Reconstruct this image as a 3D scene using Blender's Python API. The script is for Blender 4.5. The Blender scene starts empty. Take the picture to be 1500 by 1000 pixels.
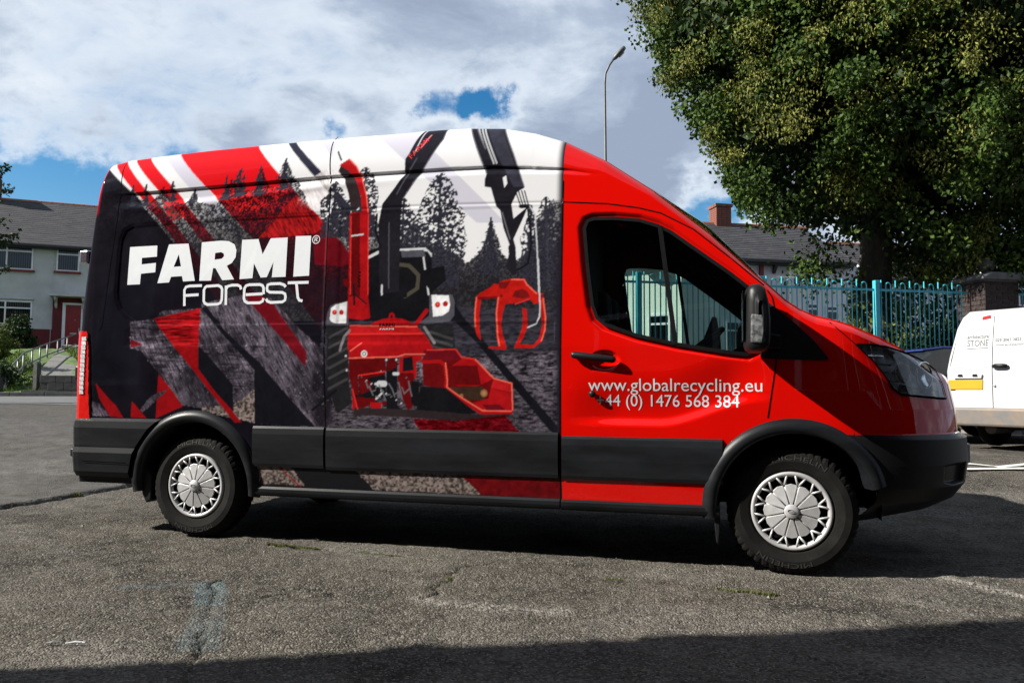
import bpy, bmesh, math, random
import numpy as np
from mathutils import Vector, Matrix
R = math.radians
sc = bpy.context.scene
C = sc.collection

# ------------------------------------------------------------------ camera
cam = bpy.data.cameras.new('camera'); camo = bpy.data.objects.new('camera', cam); C.objects.link(camo)
cam.sensor_width = 36; cam.lens = 27.6; cam.clip_start = .05; cam.clip_end = 5000
camo.matrix_world = (Matrix.Translation((3.4155, -5.5267, .9874)) @ Matrix.Rotation(.26338, 4, 'Z')
                     @ Matrix.Rotation(math.pi/2 + .06306, 4, 'X') @ Matrix.Rotation(.006, 4, 'Z'))
sc.camera = camo

# ------------------------------------------------------------------ sun, sky, exposure
SUN = Vector((1.3, .60, -1.0)).normalized()          # the way the light travels
sun = bpy.data.lights.new('sun', 'SUN'); suno = bpy.data.objects.new('sun', sun); C.objects.link(suno)
sun.energy = 5.0; sun.angle = R(.53); sun.color = (1.0, .95, .86)
suno.rotation_euler = SUN.to_track_quat('-Z', 'Y').to_euler(); suno.location = (-20, -10, 20)
EL = math.asin(-SUN.z); AZ = math.atan2(-SUN.x, -SUN.y)      # azimuth from +y, clockwise

world = bpy.data.worlds.new('World'); sc.world = world; world.use_nodes = True
def sky_nodes():
    nt = world.node_tree; N = nt.nodes; L = nt.links; N.clear()
    out = N.new('ShaderNodeOutputWorld')
    sky = N.new('ShaderNodeTexSky'); sky.sky_type = 'NISHITA'; sky.sun_disc = False
    sky.sun_elevation = EL; sky.sun_rotation = AZ; sky.air_density = 1.1; sky.dust_density = .25; sky.ozone_density = 1.6
    bsky = N.new('ShaderNodeBackground'); bsky.inputs[1].default_value = SKY_STRENGTH
    hs = N.new('ShaderNodeHueSaturation'); hs.inputs['Saturation'].default_value = 1.5; L.new(sky.outputs[0], hs.inputs['Color']); L.new(hs.outputs[0], bsky.inputs[0])
    tc = N.new('ShaderNodeTexCoord')
    def m(op, a, b=None, c=None):
        n = N.new('ShaderNodeMath'); n.operation = op
        for i, v in enumerate((a, b, c)):
            if v is None: continue
            if isinstance(v, (int, float)): n.inputs[i].default_value = v
            else: L.new(v, n.inputs[i])
        return n.outputs[0]
    sep = N.new('ShaderNodeSeparateXYZ'); L.new(tc.outputs['Generated'], sep.inputs[0])
    # a cloud deck at one height: the direction meets it at xy / (z + .18)
    zz = m('ADD', m('MAXIMUM', sep.outputs[2], 0.0), .18)
    comb = N.new('ShaderNodeCombineXYZ')
    L.new(m('DIVIDE', sep.outputs[0], zz), comb.inputs[0]); L.new(m('DIVIDE', sep.outputs[1], zz), comb.inputs[1])
    def noise(scale, detail, rough, off, dist=.0):
        mp = N.new('ShaderNodeMapping'); mp.inputs['Location'].default_value = off
        L.new(comb.outputs[0], mp.inputs[0])
        n = N.new('ShaderNodeTexNoise'); n.inputs['Scale'].default_value = scale; n.inputs['Detail'].default_value = detail
        n.inputs['Roughness'].default_value = rough; n.inputs['Distortion'].default_value = dist
        L.new(mp.outputs[0], n.inputs['Vector']); return n.outputs[0]
    cover = m('ADD', noise(1.15, 9, .56, (3.1, 1.7, 0), .25), .23)
    cover = m('ADD', cover, m('MULTIPLY', m('SUBTRACT', noise(5.5, 7, .62, (1.3, 6.2, 0), .4), .5), .34))
    # openings in the deck
    mpw = N.new('ShaderNodeTexNoise'); mpw.inputs['Scale'].default_value = 11; mpw.inputs['Detail'].default_value = 7; mpw.inputs['Roughness'].default_value = .62; L.new(tc.outputs['Generated'], mpw.inputs['Vector'])
    sb = N.new('ShaderNodeVectorMath'); sb.operation = 'SUBTRACT'; L.new(mpw.outputs['Color'], sb.inputs[0]); sb.inputs[1].default_value = (.5,.5,.5)
    ml = N.new('ShaderNodeVectorMath'); ml.operation = 'MULTIPLY_ADD'; L.new(sb.outputs[0], ml.inputs[0]); ml.inputs[1].default_value = (.17,.17,.13); L.new(tc.outputs['Generated'], ml.inputs[2])
    nw = N.new('ShaderNodeVectorMath'); nw.operation = 'NORMALIZE'; L.new(ml.outputs[0], nw.inputs[0])
    for (dx, dy, dz), wdt, amt in SKY_HOLES:
        dp = N.new('ShaderNodeVectorMath'); dp.operation = 'DOT_PRODUCT'; L.new(nw.outputs[0], dp.inputs[0])
        dp.inputs[1].default_value = Vector((dx, dy, dz)).normalized()
        ang = m('SUBTRACT', 1.0, dp.outputs['Value'])
        f = m('EXPONENT', m('MULTIPLY', ang, -1.0/(wdt*wdt)))
        cover = m('SUBTRACT', cover, m('MULTIPLY', f, amt))
    mask = N.new('ShaderNodeMapRange'); mask.interpolation_type = 'SMOOTHSTEP'
    L.new(cover, mask.inputs[0]); mask.inputs[1].default_value = .35; mask.inputs[2].default_value = .63
    # thin edges are bright, thick middles grey-blue underneath
    thick = N.new('ShaderNodeMapRange'); L.new(m('ADD', cover, m('MULTIPLY', m('SUBTRACT', noise(2.2, 8, .6, (7.7, 4.1, 0)), .5), .45)), thick.inputs[0])
    thick.inputs[1].default_value = .48; thick.inputs[2].default_value = .79
    cr = N.new('ShaderNodeValToRGB'); L.new(thick.outputs[0], cr.inputs[0])
    e = cr.color_ramp.elements
    e[0].position = 0; e[0].color = CLOUD_COLS[0]; e[1].position = 1; e[1].color = CLOUD_COLS[3]
    for p, c in ((.35, CLOUD_COLS[1]), (.7, CLOUD_COLS[2])):
        k = e.new(p); k.color = c
    bcl = N.new('ShaderNodeBackground'); L.new(cr.outputs[0], bcl.inputs[0]); bcl.inputs[1].default_value = CLOUD_STRENGTH
    mx = N.new('ShaderNodeMixShader'); L.new(mask.outputs[0], mx.inputs[0]); L.new(bsky.outputs[0], mx.inputs[1]); L.new(bcl.outputs[0], mx.inputs[2])
    L.new(mx.outputs[0], out.inputs[0])
SKY_STRENGTH = .058
CLOUD_STRENGTH = 1.0
CLOUD_COLS = [(.45,.47,.49,1), (.33,.37,.42,1), (.205,.245,.31,1), (.155,.19,.25,1)]
SKY_HOLES = [((-.345,.872,.346),.015,.20), ((-.301,.886,.350),.018,.31), ((-.265,.896,.355),.020,.33), ((-.72,.658,.200),.055,.5),
             ((-.66,.72,.200),.050,.5), ((-.60,.775,.195),.04,.4), ((-.018,.971,.225),.035,.5), ((-.45,.84,.30),.012,.16)]
sky_nodes()
sc.view_settings.view_transform = 'Standard'; sc.view_settings.look = 'None'; sc.view_settings.gamma = 1
sc.view_settings.exposure = 1.12; sc.view_settings.use_curve_mapping = False
sc.cycles.max_bounces = 10; sc.cycles.transparent_max_bounces = 16; sc.cycles.use_denoising = True
sc.cycles.caustics_reflective = False; sc.cycles.caustics_refractive = False

# ------------------------------------------------------------------ materials
M = {}
def mat(name, col, rough=.6, metal=0, coat=0, spec=.5, var=.0, vscale=8, bump=0, bscale=60, detail=4, build=None, coat_rough=.03, col2=None, stretch=(1,1,1)):
    """Principled with noise-driven variation of colour and relief"""
    m = bpy.data.materials.new(name); m.use_nodes = True; nt = m.node_tree; N = nt.nodes; L = nt.links
    p = N['Principled BSDF']
    p.inputs['Base Color'].default_value = (*col, 1); p.inputs['Roughness'].default_value = rough; p.inputs['Metallic'].default_value = metal
    p.inputs['Coat Weight'].default_value = coat; p.inputs['Coat Roughness'].default_value = coat_rough
    p.inputs['Specular IOR Level'].default_value = spec
    tc = N.new('ShaderNodeTexCoord')
    if var or col2:
        mp = N.new('ShaderNodeMapping'); mp.inputs['Scale'].default_value = stretch; L.new(tc.outputs['Object'], mp.inputs[0])
        n = N.new('ShaderNodeTexNoise'); n.inputs['Scale'].default_value = vscale; n.inputs['Detail'].default_value = detail; n.inputs['Roughness'].default_value = .6
        L.new(mp.outputs[0], n.inputs['Vector'])
        r = N.new('ShaderNodeValToRGB'); L.new(n.outputs[0], r.inputs[0])
        a = tuple(max(0, c*(1-var)) for c in col) if col2 is None else col
        b = tuple(min(1, c*(1+var)) for c in col) if col2 is None else col2
        r.color_ramp.elements[0].position = .35; r.color_ramp.elements[0].color = (*a, 1)
        r.color_ramp.elements[1].position = .65; r.color_ramp.elements[1].color = (*b, 1)
        L.new(r.outputs[0], p.inputs['Base Color'])
    if bump:
        n2 = N.new('ShaderNodeTexNoise'); n2.inputs['Scale'].default_value = bscale; n2.inputs['Detail'].default_value = 5
        L.new(tc.outputs['Object'], n2.inputs['Vector'])
        b = N.new('ShaderNodeBump'); b.inputs['Strength'].default_value = bump; b.inputs['Distance'].default_value = .01
        L.new(n2.outputs[0], b.inputs['Height']); L.new(b.outputs[0], p.inputs['Normal'])
    if build: build(nt, N, L, p, tc)
    M[name] = m; return m
def glass(name, tint=(.6,.68,.66), refl=1.0):
    m = bpy.data.materials.new(name); m.use_nodes = True; nt = m.node_tree; N = nt.nodes; L = nt.links; N.clear()
    o = N.new('ShaderNodeOutputMaterial'); t = N.new('ShaderNodeBsdfTransparent'); t.inputs[0].default_value = (*tint, 1)
    g = N.new('ShaderNodeBsdfGlossy'); g.inputs['Roughness'].default_value = .01
    f = N.new('ShaderNodeFresnel'); f.inputs[0].default_value = 1.5
    mm = N.new('ShaderNodeMath'); mm.operation = 'MULTIPLY'; L.new(f.outputs[0], mm.inputs[0]); mm.inputs[1].default_value = refl
    x = N.new('ShaderNodeMixShader'); L.new(mm.outputs[0], x.inputs[0]); L.new(t.outputs[0], x.inputs[1]); L.new(g.outputs[0], x.inputs[2]); L.new(x.outputs[0], o.inputs[0])
    M[name] = m; return m

# ------------------------------------------------------------------ mesh helpers
class MB:
    """collects faces, links them as one mesh object"""
    def __init__(s): s.v = []; s.f = []
    def quadface(s, *p):
        i = len(s.v); s.v += [tuple(q) for q in p]; s.f.append(tuple(range(i, i+len(p)))); return s
    def box(s, x0, x1, y0, y1, z0, z1):
        i = len(s.v)
        s.v += [(x,y,z) for z in (z0,z1) for y in (y0,y1) for x in (x0,x1)]
        s.f += [tuple(i+k for k in q) for q in ((0,2,3,1),(4,5,7,6),(0,1,5,4),(2,6,7,3),(0,4,6,2),(1,3,7,5))]; return s
    def obox(s, o, ax, ay, az):
        """box from corner o along three edge vectors"""
        i = len(s.v); o, ax, ay, az = map(Vector, (o, ax, ay, az))
        s.v += [tuple(o + ax*a + ay*b + az*c) for c in (0,1) for b in (0,1) for a in (0,1)]
        s.f += [tuple(i+k for k in q) for q in ((0,2,3,1),(4,5,7,6),(0,1,5,4),(2,6,7,3),(0,4,6,2),(1,3,7,5))]; return s
    def prism(s, poly, fn0, fn1):
        """closed outline (list of 2-tuples) between two maps to 3D"""
        i = len(s.v); n = len(poly)
        s.v += [tuple(fn0(*p)) for p in poly] + [tuple(fn1(*p)) for p in poly]
        s.f.append(tuple(i+k for k in range(n))); s.f.append(tuple(i+n+k for k in reversed(range(n))))
        s.f += [(i+(k+1) % n, i+k, i+n+k, i+n+(k+1) % n) for k in range(n)]; return s
    def tube(s, pts, r, n=8, caps=True, closed=False):
        pts = [Vector(p) for p in pts]; rr = r if isinstance(r, (list, tuple)) else [r]*len(pts)
        i0 = len(s.v); u = None
        for k, p in enumerate(pts):
            if closed: d = pts[(k+1) % len(pts)] - pts[k-1]
            else: d = pts[min(k+1, len(pts)-1)] - pts[max(k-1, 0)]
            d = d.normalized() if d.length > 1e-9 else Vector((0,0,1))
            if u is None:
                u = d.orthogonal().normalized()
            u = (u - d*u.dot(d)); u = u.normalized() if u.length > 1e-6 else d.orthogonal().normalized()
            w = d.cross(u)
            for a in range(n):
                t = 2*math.pi*a/n; s.v.append(tuple(p + (u*math.cos(t) + w*math.sin(t))*rr[k]))
        m_ = len(pts)
        for k in range(m_ if closed else m_-1):
            k2 = (k+1) % m_
            for a in range(n):
                b = (a+1) % n
                s.f.append((i0+k*n+a, i0+k*n+b, i0+k2*n+b, i0+k2*n+a))
        if caps and not closed:
            s.f.append(tuple(i0+a for a in reversed(range(n)))); s.f.append(tuple(i0+(m_-1)*n+a for a in range(n)))
        return s
    def lathe(s, prof, n=48, axis='y', c=(0,0,0)):
        """profile [(radius, along)] turned about an axis through c"""
        i0 = len(s.v); m_ = len(prof)
        for a in range(n):
            t = 2*math.pi*a/n; ct, st = math.cos(t), math.sin(t)
            for r_, h in prof:
                s.v.append((c[0]+r_*ct, c[1]+h, c[2]+r_*st) if axis == 'y' else (c[0]+r_*ct, c[1]+r_*st, c[2]+h) if axis == 'z' else (c[0]+h, c[1]+r_*ct, c[2]+r_*st))
        for a in range(n):
            b = (a+1) % n
            for k in range(m_-1): s.f.append((i0+a*m_+k, i0+b*m_+k, i0+b*m_+k+1, i0+a*m_+k+1))
        return s
    def build(s, name, m, parent=None, smooth=False, bevel=0, solid=0, sub=0):
        me = bpy.data.meshes.new(name); me.from_pydata(s.v, [], s.f); me.update()
        o = bpy.data.objects.new(name, me); C.objects.link(o)
        me.materials.append(M[m] if isinstance(m, str) else m)
        if parent: o.parent = parent
        if smooth: me.polygons.foreach_set('use_smooth', [True]*len(me.polygons))
        if solid:
            k = o.modifiers.new('solid', 'SOLIDIFY'); k.thickness = solid; k.offset = -1
        if bevel:
            k = o.modifiers.new('bevel', 'BEVEL'); k.width = bevel; k.segments = 2; k.limit_method = 'ANGLE'; k.angle_limit = R(40)
        if sub:
            k = o.modifiers.new('sub', 'SUBSURF'); k.levels = sub; k.render_levels = sub
        return o
def tag(o, label=None, cat=None, group=None, kind=None):
    for k, v in (('label', label), ('category', cat), ('group', group), ('kind', kind)):
        if v: o[k] = v
    return o
def thing(name, label, cat, loc=(0,0,0), rz=0, group=None):
    o = bpy.data.objects.new(name, None); C.objects.link(o); o.location = loc; o.rotation_euler = (0,0,rz); o.empty_display_size = .1
    return tag(o, label, cat, group)
def np_mesh(name, V, F, m, parent=None, smooth=True, cols=None):
    """mesh from numpy arrays, keeping only the vertices in use"""
    F = np.asarray(F); used, inv = np.unique(F.ravel(), return_inverse=True); V = np.asarray(V, np.float32)[used]; F = inv.reshape(F.shape).astype(np.int32)
    me = bpy.data.meshes.new(name); k = F.shape[1]
    me.vertices.add(len(V)); me.vertices.foreach_set('co', V.ravel())
    me.loops.add(F.size); me.loops.foreach_set('vertex_index', F.ravel())
    me.polygons.add(len(F)); me.polygons.foreach_set('loop_start', np.arange(0, F.size, k, dtype=np.int32)); me.polygons.foreach_set('loop_total', np.full(len(F), k, np.int32))
    me.polygons.foreach_set('use_smooth', np.full(len(F), smooth))
    me.update(calc_edges=True)
    if cols is not None:
        a = me.color_attributes.new('print', 'FLOAT_COLOR', 'POINT'); c4 = np.ones((len(V), 4), np.float32); c4[:, :np.shape(cols)[1]] = np.asarray(cols)[used]
        a.data.foreach_set('color', c4.ravel())
    o = bpy.data.objects.new(name, me); C.objects.link(o); me.materials.append(M[m] if isinstance(m, str) else m)
    if parent: o.parent = parent
    return o
def vnoise(x, y, seed=0):
    """smooth value noise, period 256"""
    g = np.random.default_rng(seed).random((257, 257)); g[256] = g[0]; g[:, 256] = g[:, 0]
    xi = np.floor(x).astype(int); yi = np.floor(y).astype(int); fx = x-xi; fy = y-yi; xi %= 256; yi %= 256
    fx = fx*fx*(3-2*fx); fy = fy*fy*(3-2*fy)
    return (g[xi,yi]*(1-fx)+g[xi+1,yi]*fx)*(1-fy)+(g[xi,yi+1]*(1-fx)+g[xi+1,yi+1]*fx)*fy
def fbm(x, y, o=4, seed=0):
    s = 0; a = .5; t = 0
    for k in range(o): s = s + a*vnoise(x*2**k+k*17.3, y*2**k+k*9.1, seed+k); t += a; a *= .55
    return s/t
def inside(px, py, poly):
    """even-odd test, vectorised; poly = flat or paired list"""
    p = np.asarray(poly, float).reshape(-1, 2); r = np.zeros(np.shape(px), bool)
    for (x0, y0), (x1, y1) in zip(p, np.roll(p, -1, 0)):
        if y0 == y1: continue
        r ^= ((y0 > py) != (y1 > py)) & (px < (x1-x0)*(py-y0)/(y1-y0)+x0)
    return r
def dseg(px, py, pts, closed=False):
    p = np.asarray(pts, float).reshape(-1, 2); d = np.full(np.shape(px), 1e9)
    if closed: p = np.vstack([p, p[:1]])
    for (x0, y0), (x1, y1) in zip(p[:-1], p[1:]):
        ex, ey = x1-x0, y1-y0; t = np.clip(((px-x0)*ex+(py-y0)*ey)/(ex*ex+ey*ey+1e-12), 0, 1)
        d = np.minimum(d, np.hypot(px-x0-t*ex, py-y0-t*ey))
    return d
def sstep(a, b, x): t = np.clip((x-a)/(b-a), 0, 1); return t*t*(3-2*t)
# ------------------------------------------------------------------ ground
def ssf(t): t = np.clip(t, 0, 1); return t*t*(3-2*t)
def T(x, y): return .30*ssf((y-.9)/3.4)+.35*ssf((-x-1.5)/9)*ssf((y+1)/5)+.12*ssf((y-6)/8)
CRACKS = [([(.45,-.975),(1.036,-1.062),(1.55,-1.12),(2.017,-1.204),(2.6,-1.30),(3.3,-1.36),(4.146,-1.445),(4.9,-1.50)], .010, .007),
          ([(2.017,-1.204),(1.985,-1.30),(2.01,-1.40),(1.97,-1.47),(2.03,-1.60),(2.0,-1.75),(2.05,-1.85),(2.0,-1.94)], .011, .012),
          ([(2.017,-1.204),(2.35,-1.06),(2.75,-.99)], .008, .007), ([(.86,-1.92),(1.1,-2.28),(1.3,-2.62),(1.55,-3.0),(1.8,-3.5)], .009, .009),
          ([(-2.32,-.334),(-2.36,.39),(-2.38,1.18),(-2.45,1.6),(-2.5,2.4)], .030, .045), ([(-2.32,-.334),(-2.33,-.8),(-2.38,-1.4)], .02, .025),
          ([(1.28,-2.15),(1.38,-2.08),(1.5,-2.07),(1.58,-2.0)], .014, .02), ([(1.30,-2.0),(1.42,-1.95),(1.55,-1.96)], .010, .013), ([(4.55,-.80),(4.69,-.97),(4.80,-1.09),(4.83,-1.3)], .010, .010)]
def ground_nodes(nt, N, L, p, tc):
    def noise(scale, det=4, ro=.6):
        n = N.new('ShaderNodeTexNoise'); n.inputs['Scale'].default_value = scale; n.inputs['Detail'].default_value = det; n.inputs['Roughness'].default_value = ro
        L.new(tc.outputs['Object'], n.inputs['Vector']); return n.outputs[0]
    def mix(f, a, b, bt='MIX'):
        m = N.new('ShaderNodeMix'); m.data_type = 'RGBA'; m.blend_type = bt
        for s, v in ((0, f), (6, a), (7, b)):
            if isinstance(v, (int, float)): m.inputs[s].default_value = v
            elif isinstance(v, tuple): m.inputs[s].default_value = (*v, 1)
            else: L.new(v, m.inputs[s])
        return m.outputs[2]
    def rng(v, a, b, c=0, d=1):
        r = N.new('ShaderNodeMapRange'); L.new(v, r.inputs[0])
        for i, q in enumerate((a, b, c, d)): r.inputs[1+i].default_value = q
        return r.outputs[0]
    vor = N.new('ShaderNodeTexVoronoi'); vor.inputs['Scale'].default_value = 120; L.new(tc.outputs['Object'], vor.inputs['Vector'])
    vor2 = N.new('ShaderNodeTexVoronoi'); vor2.inputs['Scale'].default_value = 55; L.new(tc.outputs['Object'], vor2.inputs['Vector'])
    big = noise(.8, 7, .68); mid = noise(6, 7, .7); fine = noise(140, 3)
    c = mix(rng(big, .38, .62), (.027,.0245,.021), (.080,.071,.059))
    c = mix(rng(mid, .44, .68, 0, .75), c, (.110,.100,.086))
    c = mix(rng(noise(2.3, 5, .7), .56, .72, 0, .55), c, (.022,.021,.019))      # oil and tar stains
    sep = N.new('ShaderNodeSeparateColor'); L.new(vor.outputs['Color'], sep.inputs[0])
    c = mix(rng(sep.outputs[0], .62, 1, 0, .75), c, (.22,.205,.18))        # pale chippings
    c = mix(rng(sep.outputs[1], .70, 1, 0, .8), c, (.022,.021,.019))       # dark ones
    at = N.new('ShaderNodeVertexColor'); at.layer_name = 'print'; s2 = N.new('ShaderNodeSeparateColor'); L.new(at.outputs[0], s2.inputs[0])
    c = mix(s2.outputs[0], c, mix(rng(mid, .3, .7), (.062,.060,.058), (.115,.110,.105)))           # older pale concrete
    mk = N.new('ShaderNodeMath'); mk.operation = 'MULTIPLY'; L.new(s2.outputs[2], mk.inputs[0]); L.new(rng(fine, .42, .56), mk.inputs[1])
    c = mix(mk.outputs[0], c, (.09,.15,.175))                                                  # blue chalk
    mk2 = N.new('ShaderNodeMath'); mk2.operation = 'MULTIPLY'; L.new(s2.outputs[1], mk2.inputs[0]); L.new(rng(noise(38, 5), .40, .62), mk2.inputs[1])
    c = mix(mk2.outputs[0], c, (.24,.225,.205))                                                 # scuffed pale patches
    c = mix(rng(at.outputs['Alpha'], 0, 1, 0, .9), c, (.016,.015,.012))      # soil in the cracks
    L.new(c, p.inputs['Base Color'])
    h = N.new('ShaderNodeMath'); h.operation = 'MULTIPLY_ADD'; L.new(vor.outputs['Distance'], h.inputs[0]); h.inputs[1].default_value = -.9
    h2 = N.new('ShaderNodeMath'); h2.operation = 'MULTIPLY_ADD'; L.new(vor2.outputs['Distance'], h2.inputs[0]); h2.inputs[1].default_value = -.7; L.new(mid, h2.inputs[2]); L.new(h2.outputs[0], h.inputs[2])
    b = N.new('ShaderNodeBump'); b.inputs['Strength'].default_value = .85; b.inputs['Distance'].default_value = .010; L.new(h.outputs[0], b.inputs['Height']); L.new(b.outputs[0], p.inputs['Normal'])
mat('asphalt', (.11,.1,.09), rough=.95, spec=.06, build=ground_nodes)
def make_ground():
    def grow(a, d0, k, lim):
        out = []; d = d0
        while a < lim: d *= k; a += d; out.append(a)
        return out
    xd = np.arange(-1.2, 5.6, .017); xm = np.arange(-4.2, -1.2, .035); xs = np.concatenate([-np.array(grow(4.2, .04, 1.16, 1500))[::-1], xm, xd, np.array(grow(5.6, .02, 1.13, 1500))])
    yd = np.arange(-4.3, -.3, .0145); ym = np.arange(-.3, 3.2, .045); ys = np.concatenate([-np.array(grow(4.3, .02, 1.16, 1500))[::-1], yd, ym, np.array(grow(3.2, .05, 1.12, 1500))])
    X, Y = np.meshgrid(xs, ys, indexing='ij'); Z = T(X, Y)
    near = np.exp(-((np.maximum(0, np.abs(X-1.5)-5)/3)**2))*np.exp(-((np.maximum(0, np.abs(Y)-4.5)/3)**2))
    Z = Z+near*((fbm(X*3+40, Y*3+40, 4, 2)-.5)*.022+np.clip(fbm(X*2.2+11, Y*3.5+31, 4, 17)-.60, 0, 1)*.07+(fbm(X*22+90, Y*22+90, 3, 6)-.5)*.014)
    wx = X+(fbm(X*9+50, Y*9+50, 3, 8)-.5)*.07; wy = Y+(fbm(X*9+150, Y*9+20, 3, 12)-.5)*.07
    soil = np.zeros(X.shape)
    for pts, w, dep in CRACKS:
        p = np.array(pts); m = (X > p[:,0].min()-.3) & (X < p[:,0].max()+.3) & (Y > p[:,1].min()-.3) & (Y < p[:,1].max()+.3)
        if m.any():
            d = dseg(wx[m], wy[m], pts); br = fbm(X[m]*5+9, Y[m]*5+9, 2, 3); Z[m] -= 2.2*dep*np.exp(-(d/w)**2)*(.5+br); soil[m] = np.maximum(soil[m], np.exp(-(d/(w*.8))**2)*np.clip(br*3-.75, 0, 1))
    under = np.maximum(0, 1-np.minimum(np.hypot(X, (Y+.86)*1.2), np.hypot(X-3.77, (Y+.86)*1.2))/.30); Z *= 1-.8*np.clip(under*2, 0, 1)*near      # flat under the tyres
    col = np.zeros(X.shape+(4,), np.float32); col[..., 3] = soil
    edge = np.interp(Y, [-1.4,-.334,.39,1.18,2.4,6], [-2.38,-2.32,-2.36,-2.38,-2.5,-3.2]); col[..., 0] = sstep(.02, -.02, wx-edge)*np.clip(.3+fbm(X*1.3+9, Y*1.3+9, 3, 4), 0, 1)
    Z = Z+.018*sstep(.03, -.03, wx-edge)*(Y < 4)
    sc_ = np.clip(fbm(X*1.6+70, Y*2.6+70, 4, 14)*2.4-1.05, 0, 1)*.6; sc_ += .9*np.exp(-(dseg(wx, wy, [(1.98,-1.95),(2.12,-2.0),(2.4,-2.03),(2.7,-1.98)])/.06)**2); sc_ += 1.0*np.exp(-(dseg(wx, wy, [(4.56,-.80),(4.70,-.97),(4.82,-1.10)])/.055)**4)
    col[..., 1] = np.clip(sc_*near, 0, 1)
    ch = .6*(dseg(wx, wy, [(.50,-2.18),(.66,-2.08),(.92,-1.955)]) < .025) + .95*inside(X+(wx-X)*.5, Y, [(.80,-2.02),(.93,-1.93),(1.17,-2.28),(1.06,-2.36)]) + .55*inside(X+(wx-X)*.5, Y, [(1.18,-2.55),(1.33,-2.5),(1.54,-2.86),(1.40,-2.94)]) + .3*inside(X, Y, [(1.06,-2.36),(1.17,-2.28),(1.33,-2.5),(1.18,-2.55)])
    col[..., 2] = np.clip(ch*.6, 0, 1)
    n0, n1 = X.shape; idx = np.arange(n0*n1).reshape(n0, n1); F = np.stack([idx[:-1,:-1], idx[1:,:-1], idx[1:,1:], idx[:-1,1:]], -1).reshape(-1, 4)
    o = np_mesh('ground', np.stack([X, Y, Z], -1).reshape(-1, 3), F, 'asphalt', cols=col.reshape(-1, 4)); tag(o, 'rough cracked grey tarmac yard under the van', kind='structure')
make_ground()
mat('moss', (.085,.095,.022), rough=.95, var=.5, vscale=30)
mat('weed', (.07,.11,.02), rough=.8, var=.4, vscale=25)
def tufts():
    rnd = random.Random(4); mb = MB()
    def blade(x, y, h, w):
        z = float(T(x, y)); a = rnd.uniform(0, 6.28); dx, dy = math.cos(a)*w, math.sin(a)*w; lx, ly = rnd.uniform(-.5,.5)*h, rnd.uniform(-.5,.5)*h
        mb.quadface((x-dx,y-dy,z-.012),(x+dx,y+dy,z-.012),(x+lx,y+ly,float(z)+h+.004))
    for ci, (n, hmax, dens) in {0:(5200,.010,.66), 1:(500,.006,.3), 4:(5000,.045,.75), 5:(500,.02,.5)}.items():
        pts = [Vector(p) for p in CRACKS[ci][0]]; L_ = [(b-a).length for a, b in zip(pts[:-1], pts[1:])]
        for _ in range(n):
            t = rnd.uniform(0, sum(L_)); i = 0
            while i < len(L_)-1 and t > L_[i]: t -= L_[i]; i += 1
            p = pts[i].lerp(pts[i+1], t/L_[i]); c = math.sin(p.x*9.1+1)+math.sin(p.x*3.3+p.y*7)+math.sin(p.y*15)*.6
            if c < (1-dens)*1.6: continue
            blade(p.x+rnd.gauss(0,.012), p.y+rnd.gauss(0,.007 if ci != 4 else .022), rnd.uniform(.3,1)*hmax, rnd.uniform(.002,.005))
    tag(mb.build('moss', 'moss'), 'low green moss growing along the cracks in the tarmac', 'moss', kind='stuff')
tufts()
def grit():
    rng = np.random.default_rng(5); n = 2600; x = rng.uniform(-2, 5.4, n); y = -3.6+3.1*rng.random(n)**.8; s = rng.uniform(.0016, .0052, n)*(1+2*(rng.random(n) > .985)); z = T(x, y)+.004
    base = np.array([(1,0,0),(-.6,.8,0),(-.5,-.85,0),(.1,.1,.8)]); V = []; F = []
    a = rng.uniform(0, 6.28, n); ca, sa = np.cos(a), np.sin(a)
    for k in range(n):
        for bx, by, bz in base: V.append((x[k]+(bx*ca[k]-by*sa[k])*s[k], y[k]+(bx*sa[k]+by*ca[k])*s[k], z[k]+bz*s[k]))
        i = 4*k; F += [(i,i+1,i+3),(i+1,i+2,i+3),(i+2,i,i+3)]
    tag(np_mesh('grit', np.array(V), np.array(F), 'grit', smooth=False), 'loose pale grit scattered over the tarmac', 'grit', kind='stuff')
mat('grit', (.10,.095,.085), rough=.9, spec=.1, col2=(.26,.25,.23), vscale=9)
grit()
def sheet(name, pts, m, label, lift=.022, n=14):
    """flat painted quad draped on the ground"""
    a, b, c, d = [Vector(p) for p in pts]; mb = MB()
    for i in range(n+1):
        for j in (0, 1):
            p = (a.lerp(b, i/n)).lerp(d.lerp(c, i/n), j); mb.v.append((p.x, p.y, float(T(p.x, p.y))+lift))
    mb.f = [(2*i, 2*i+2, 2*i+3, 2*i+1) for i in range(n)]
    return tag(mb.build(name, m), label, kind='structure')
mat('road_paint', (.62,.62,.60), rough=.8, col2=(.40,.40,.38), vscale=14)
sheet('parking_line', [(5.70,3.16),(6.9,3.42),(6.9,3.50),(5.72,3.24)], 'road_paint', 'worn white parking bay line')
sheet('parking_line', [(5.80,3.46),(6.02,3.38),(6.10,3.36),(5.84,3.52)], 'road_paint', 'short worn white line meeting the bay line')
sheet('parking_line', [(6.05,3.30),(6.9,3.86),(6.86,3.93),(6.02,3.37)], 'road_paint', 'oblique worn white parking line')
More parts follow.
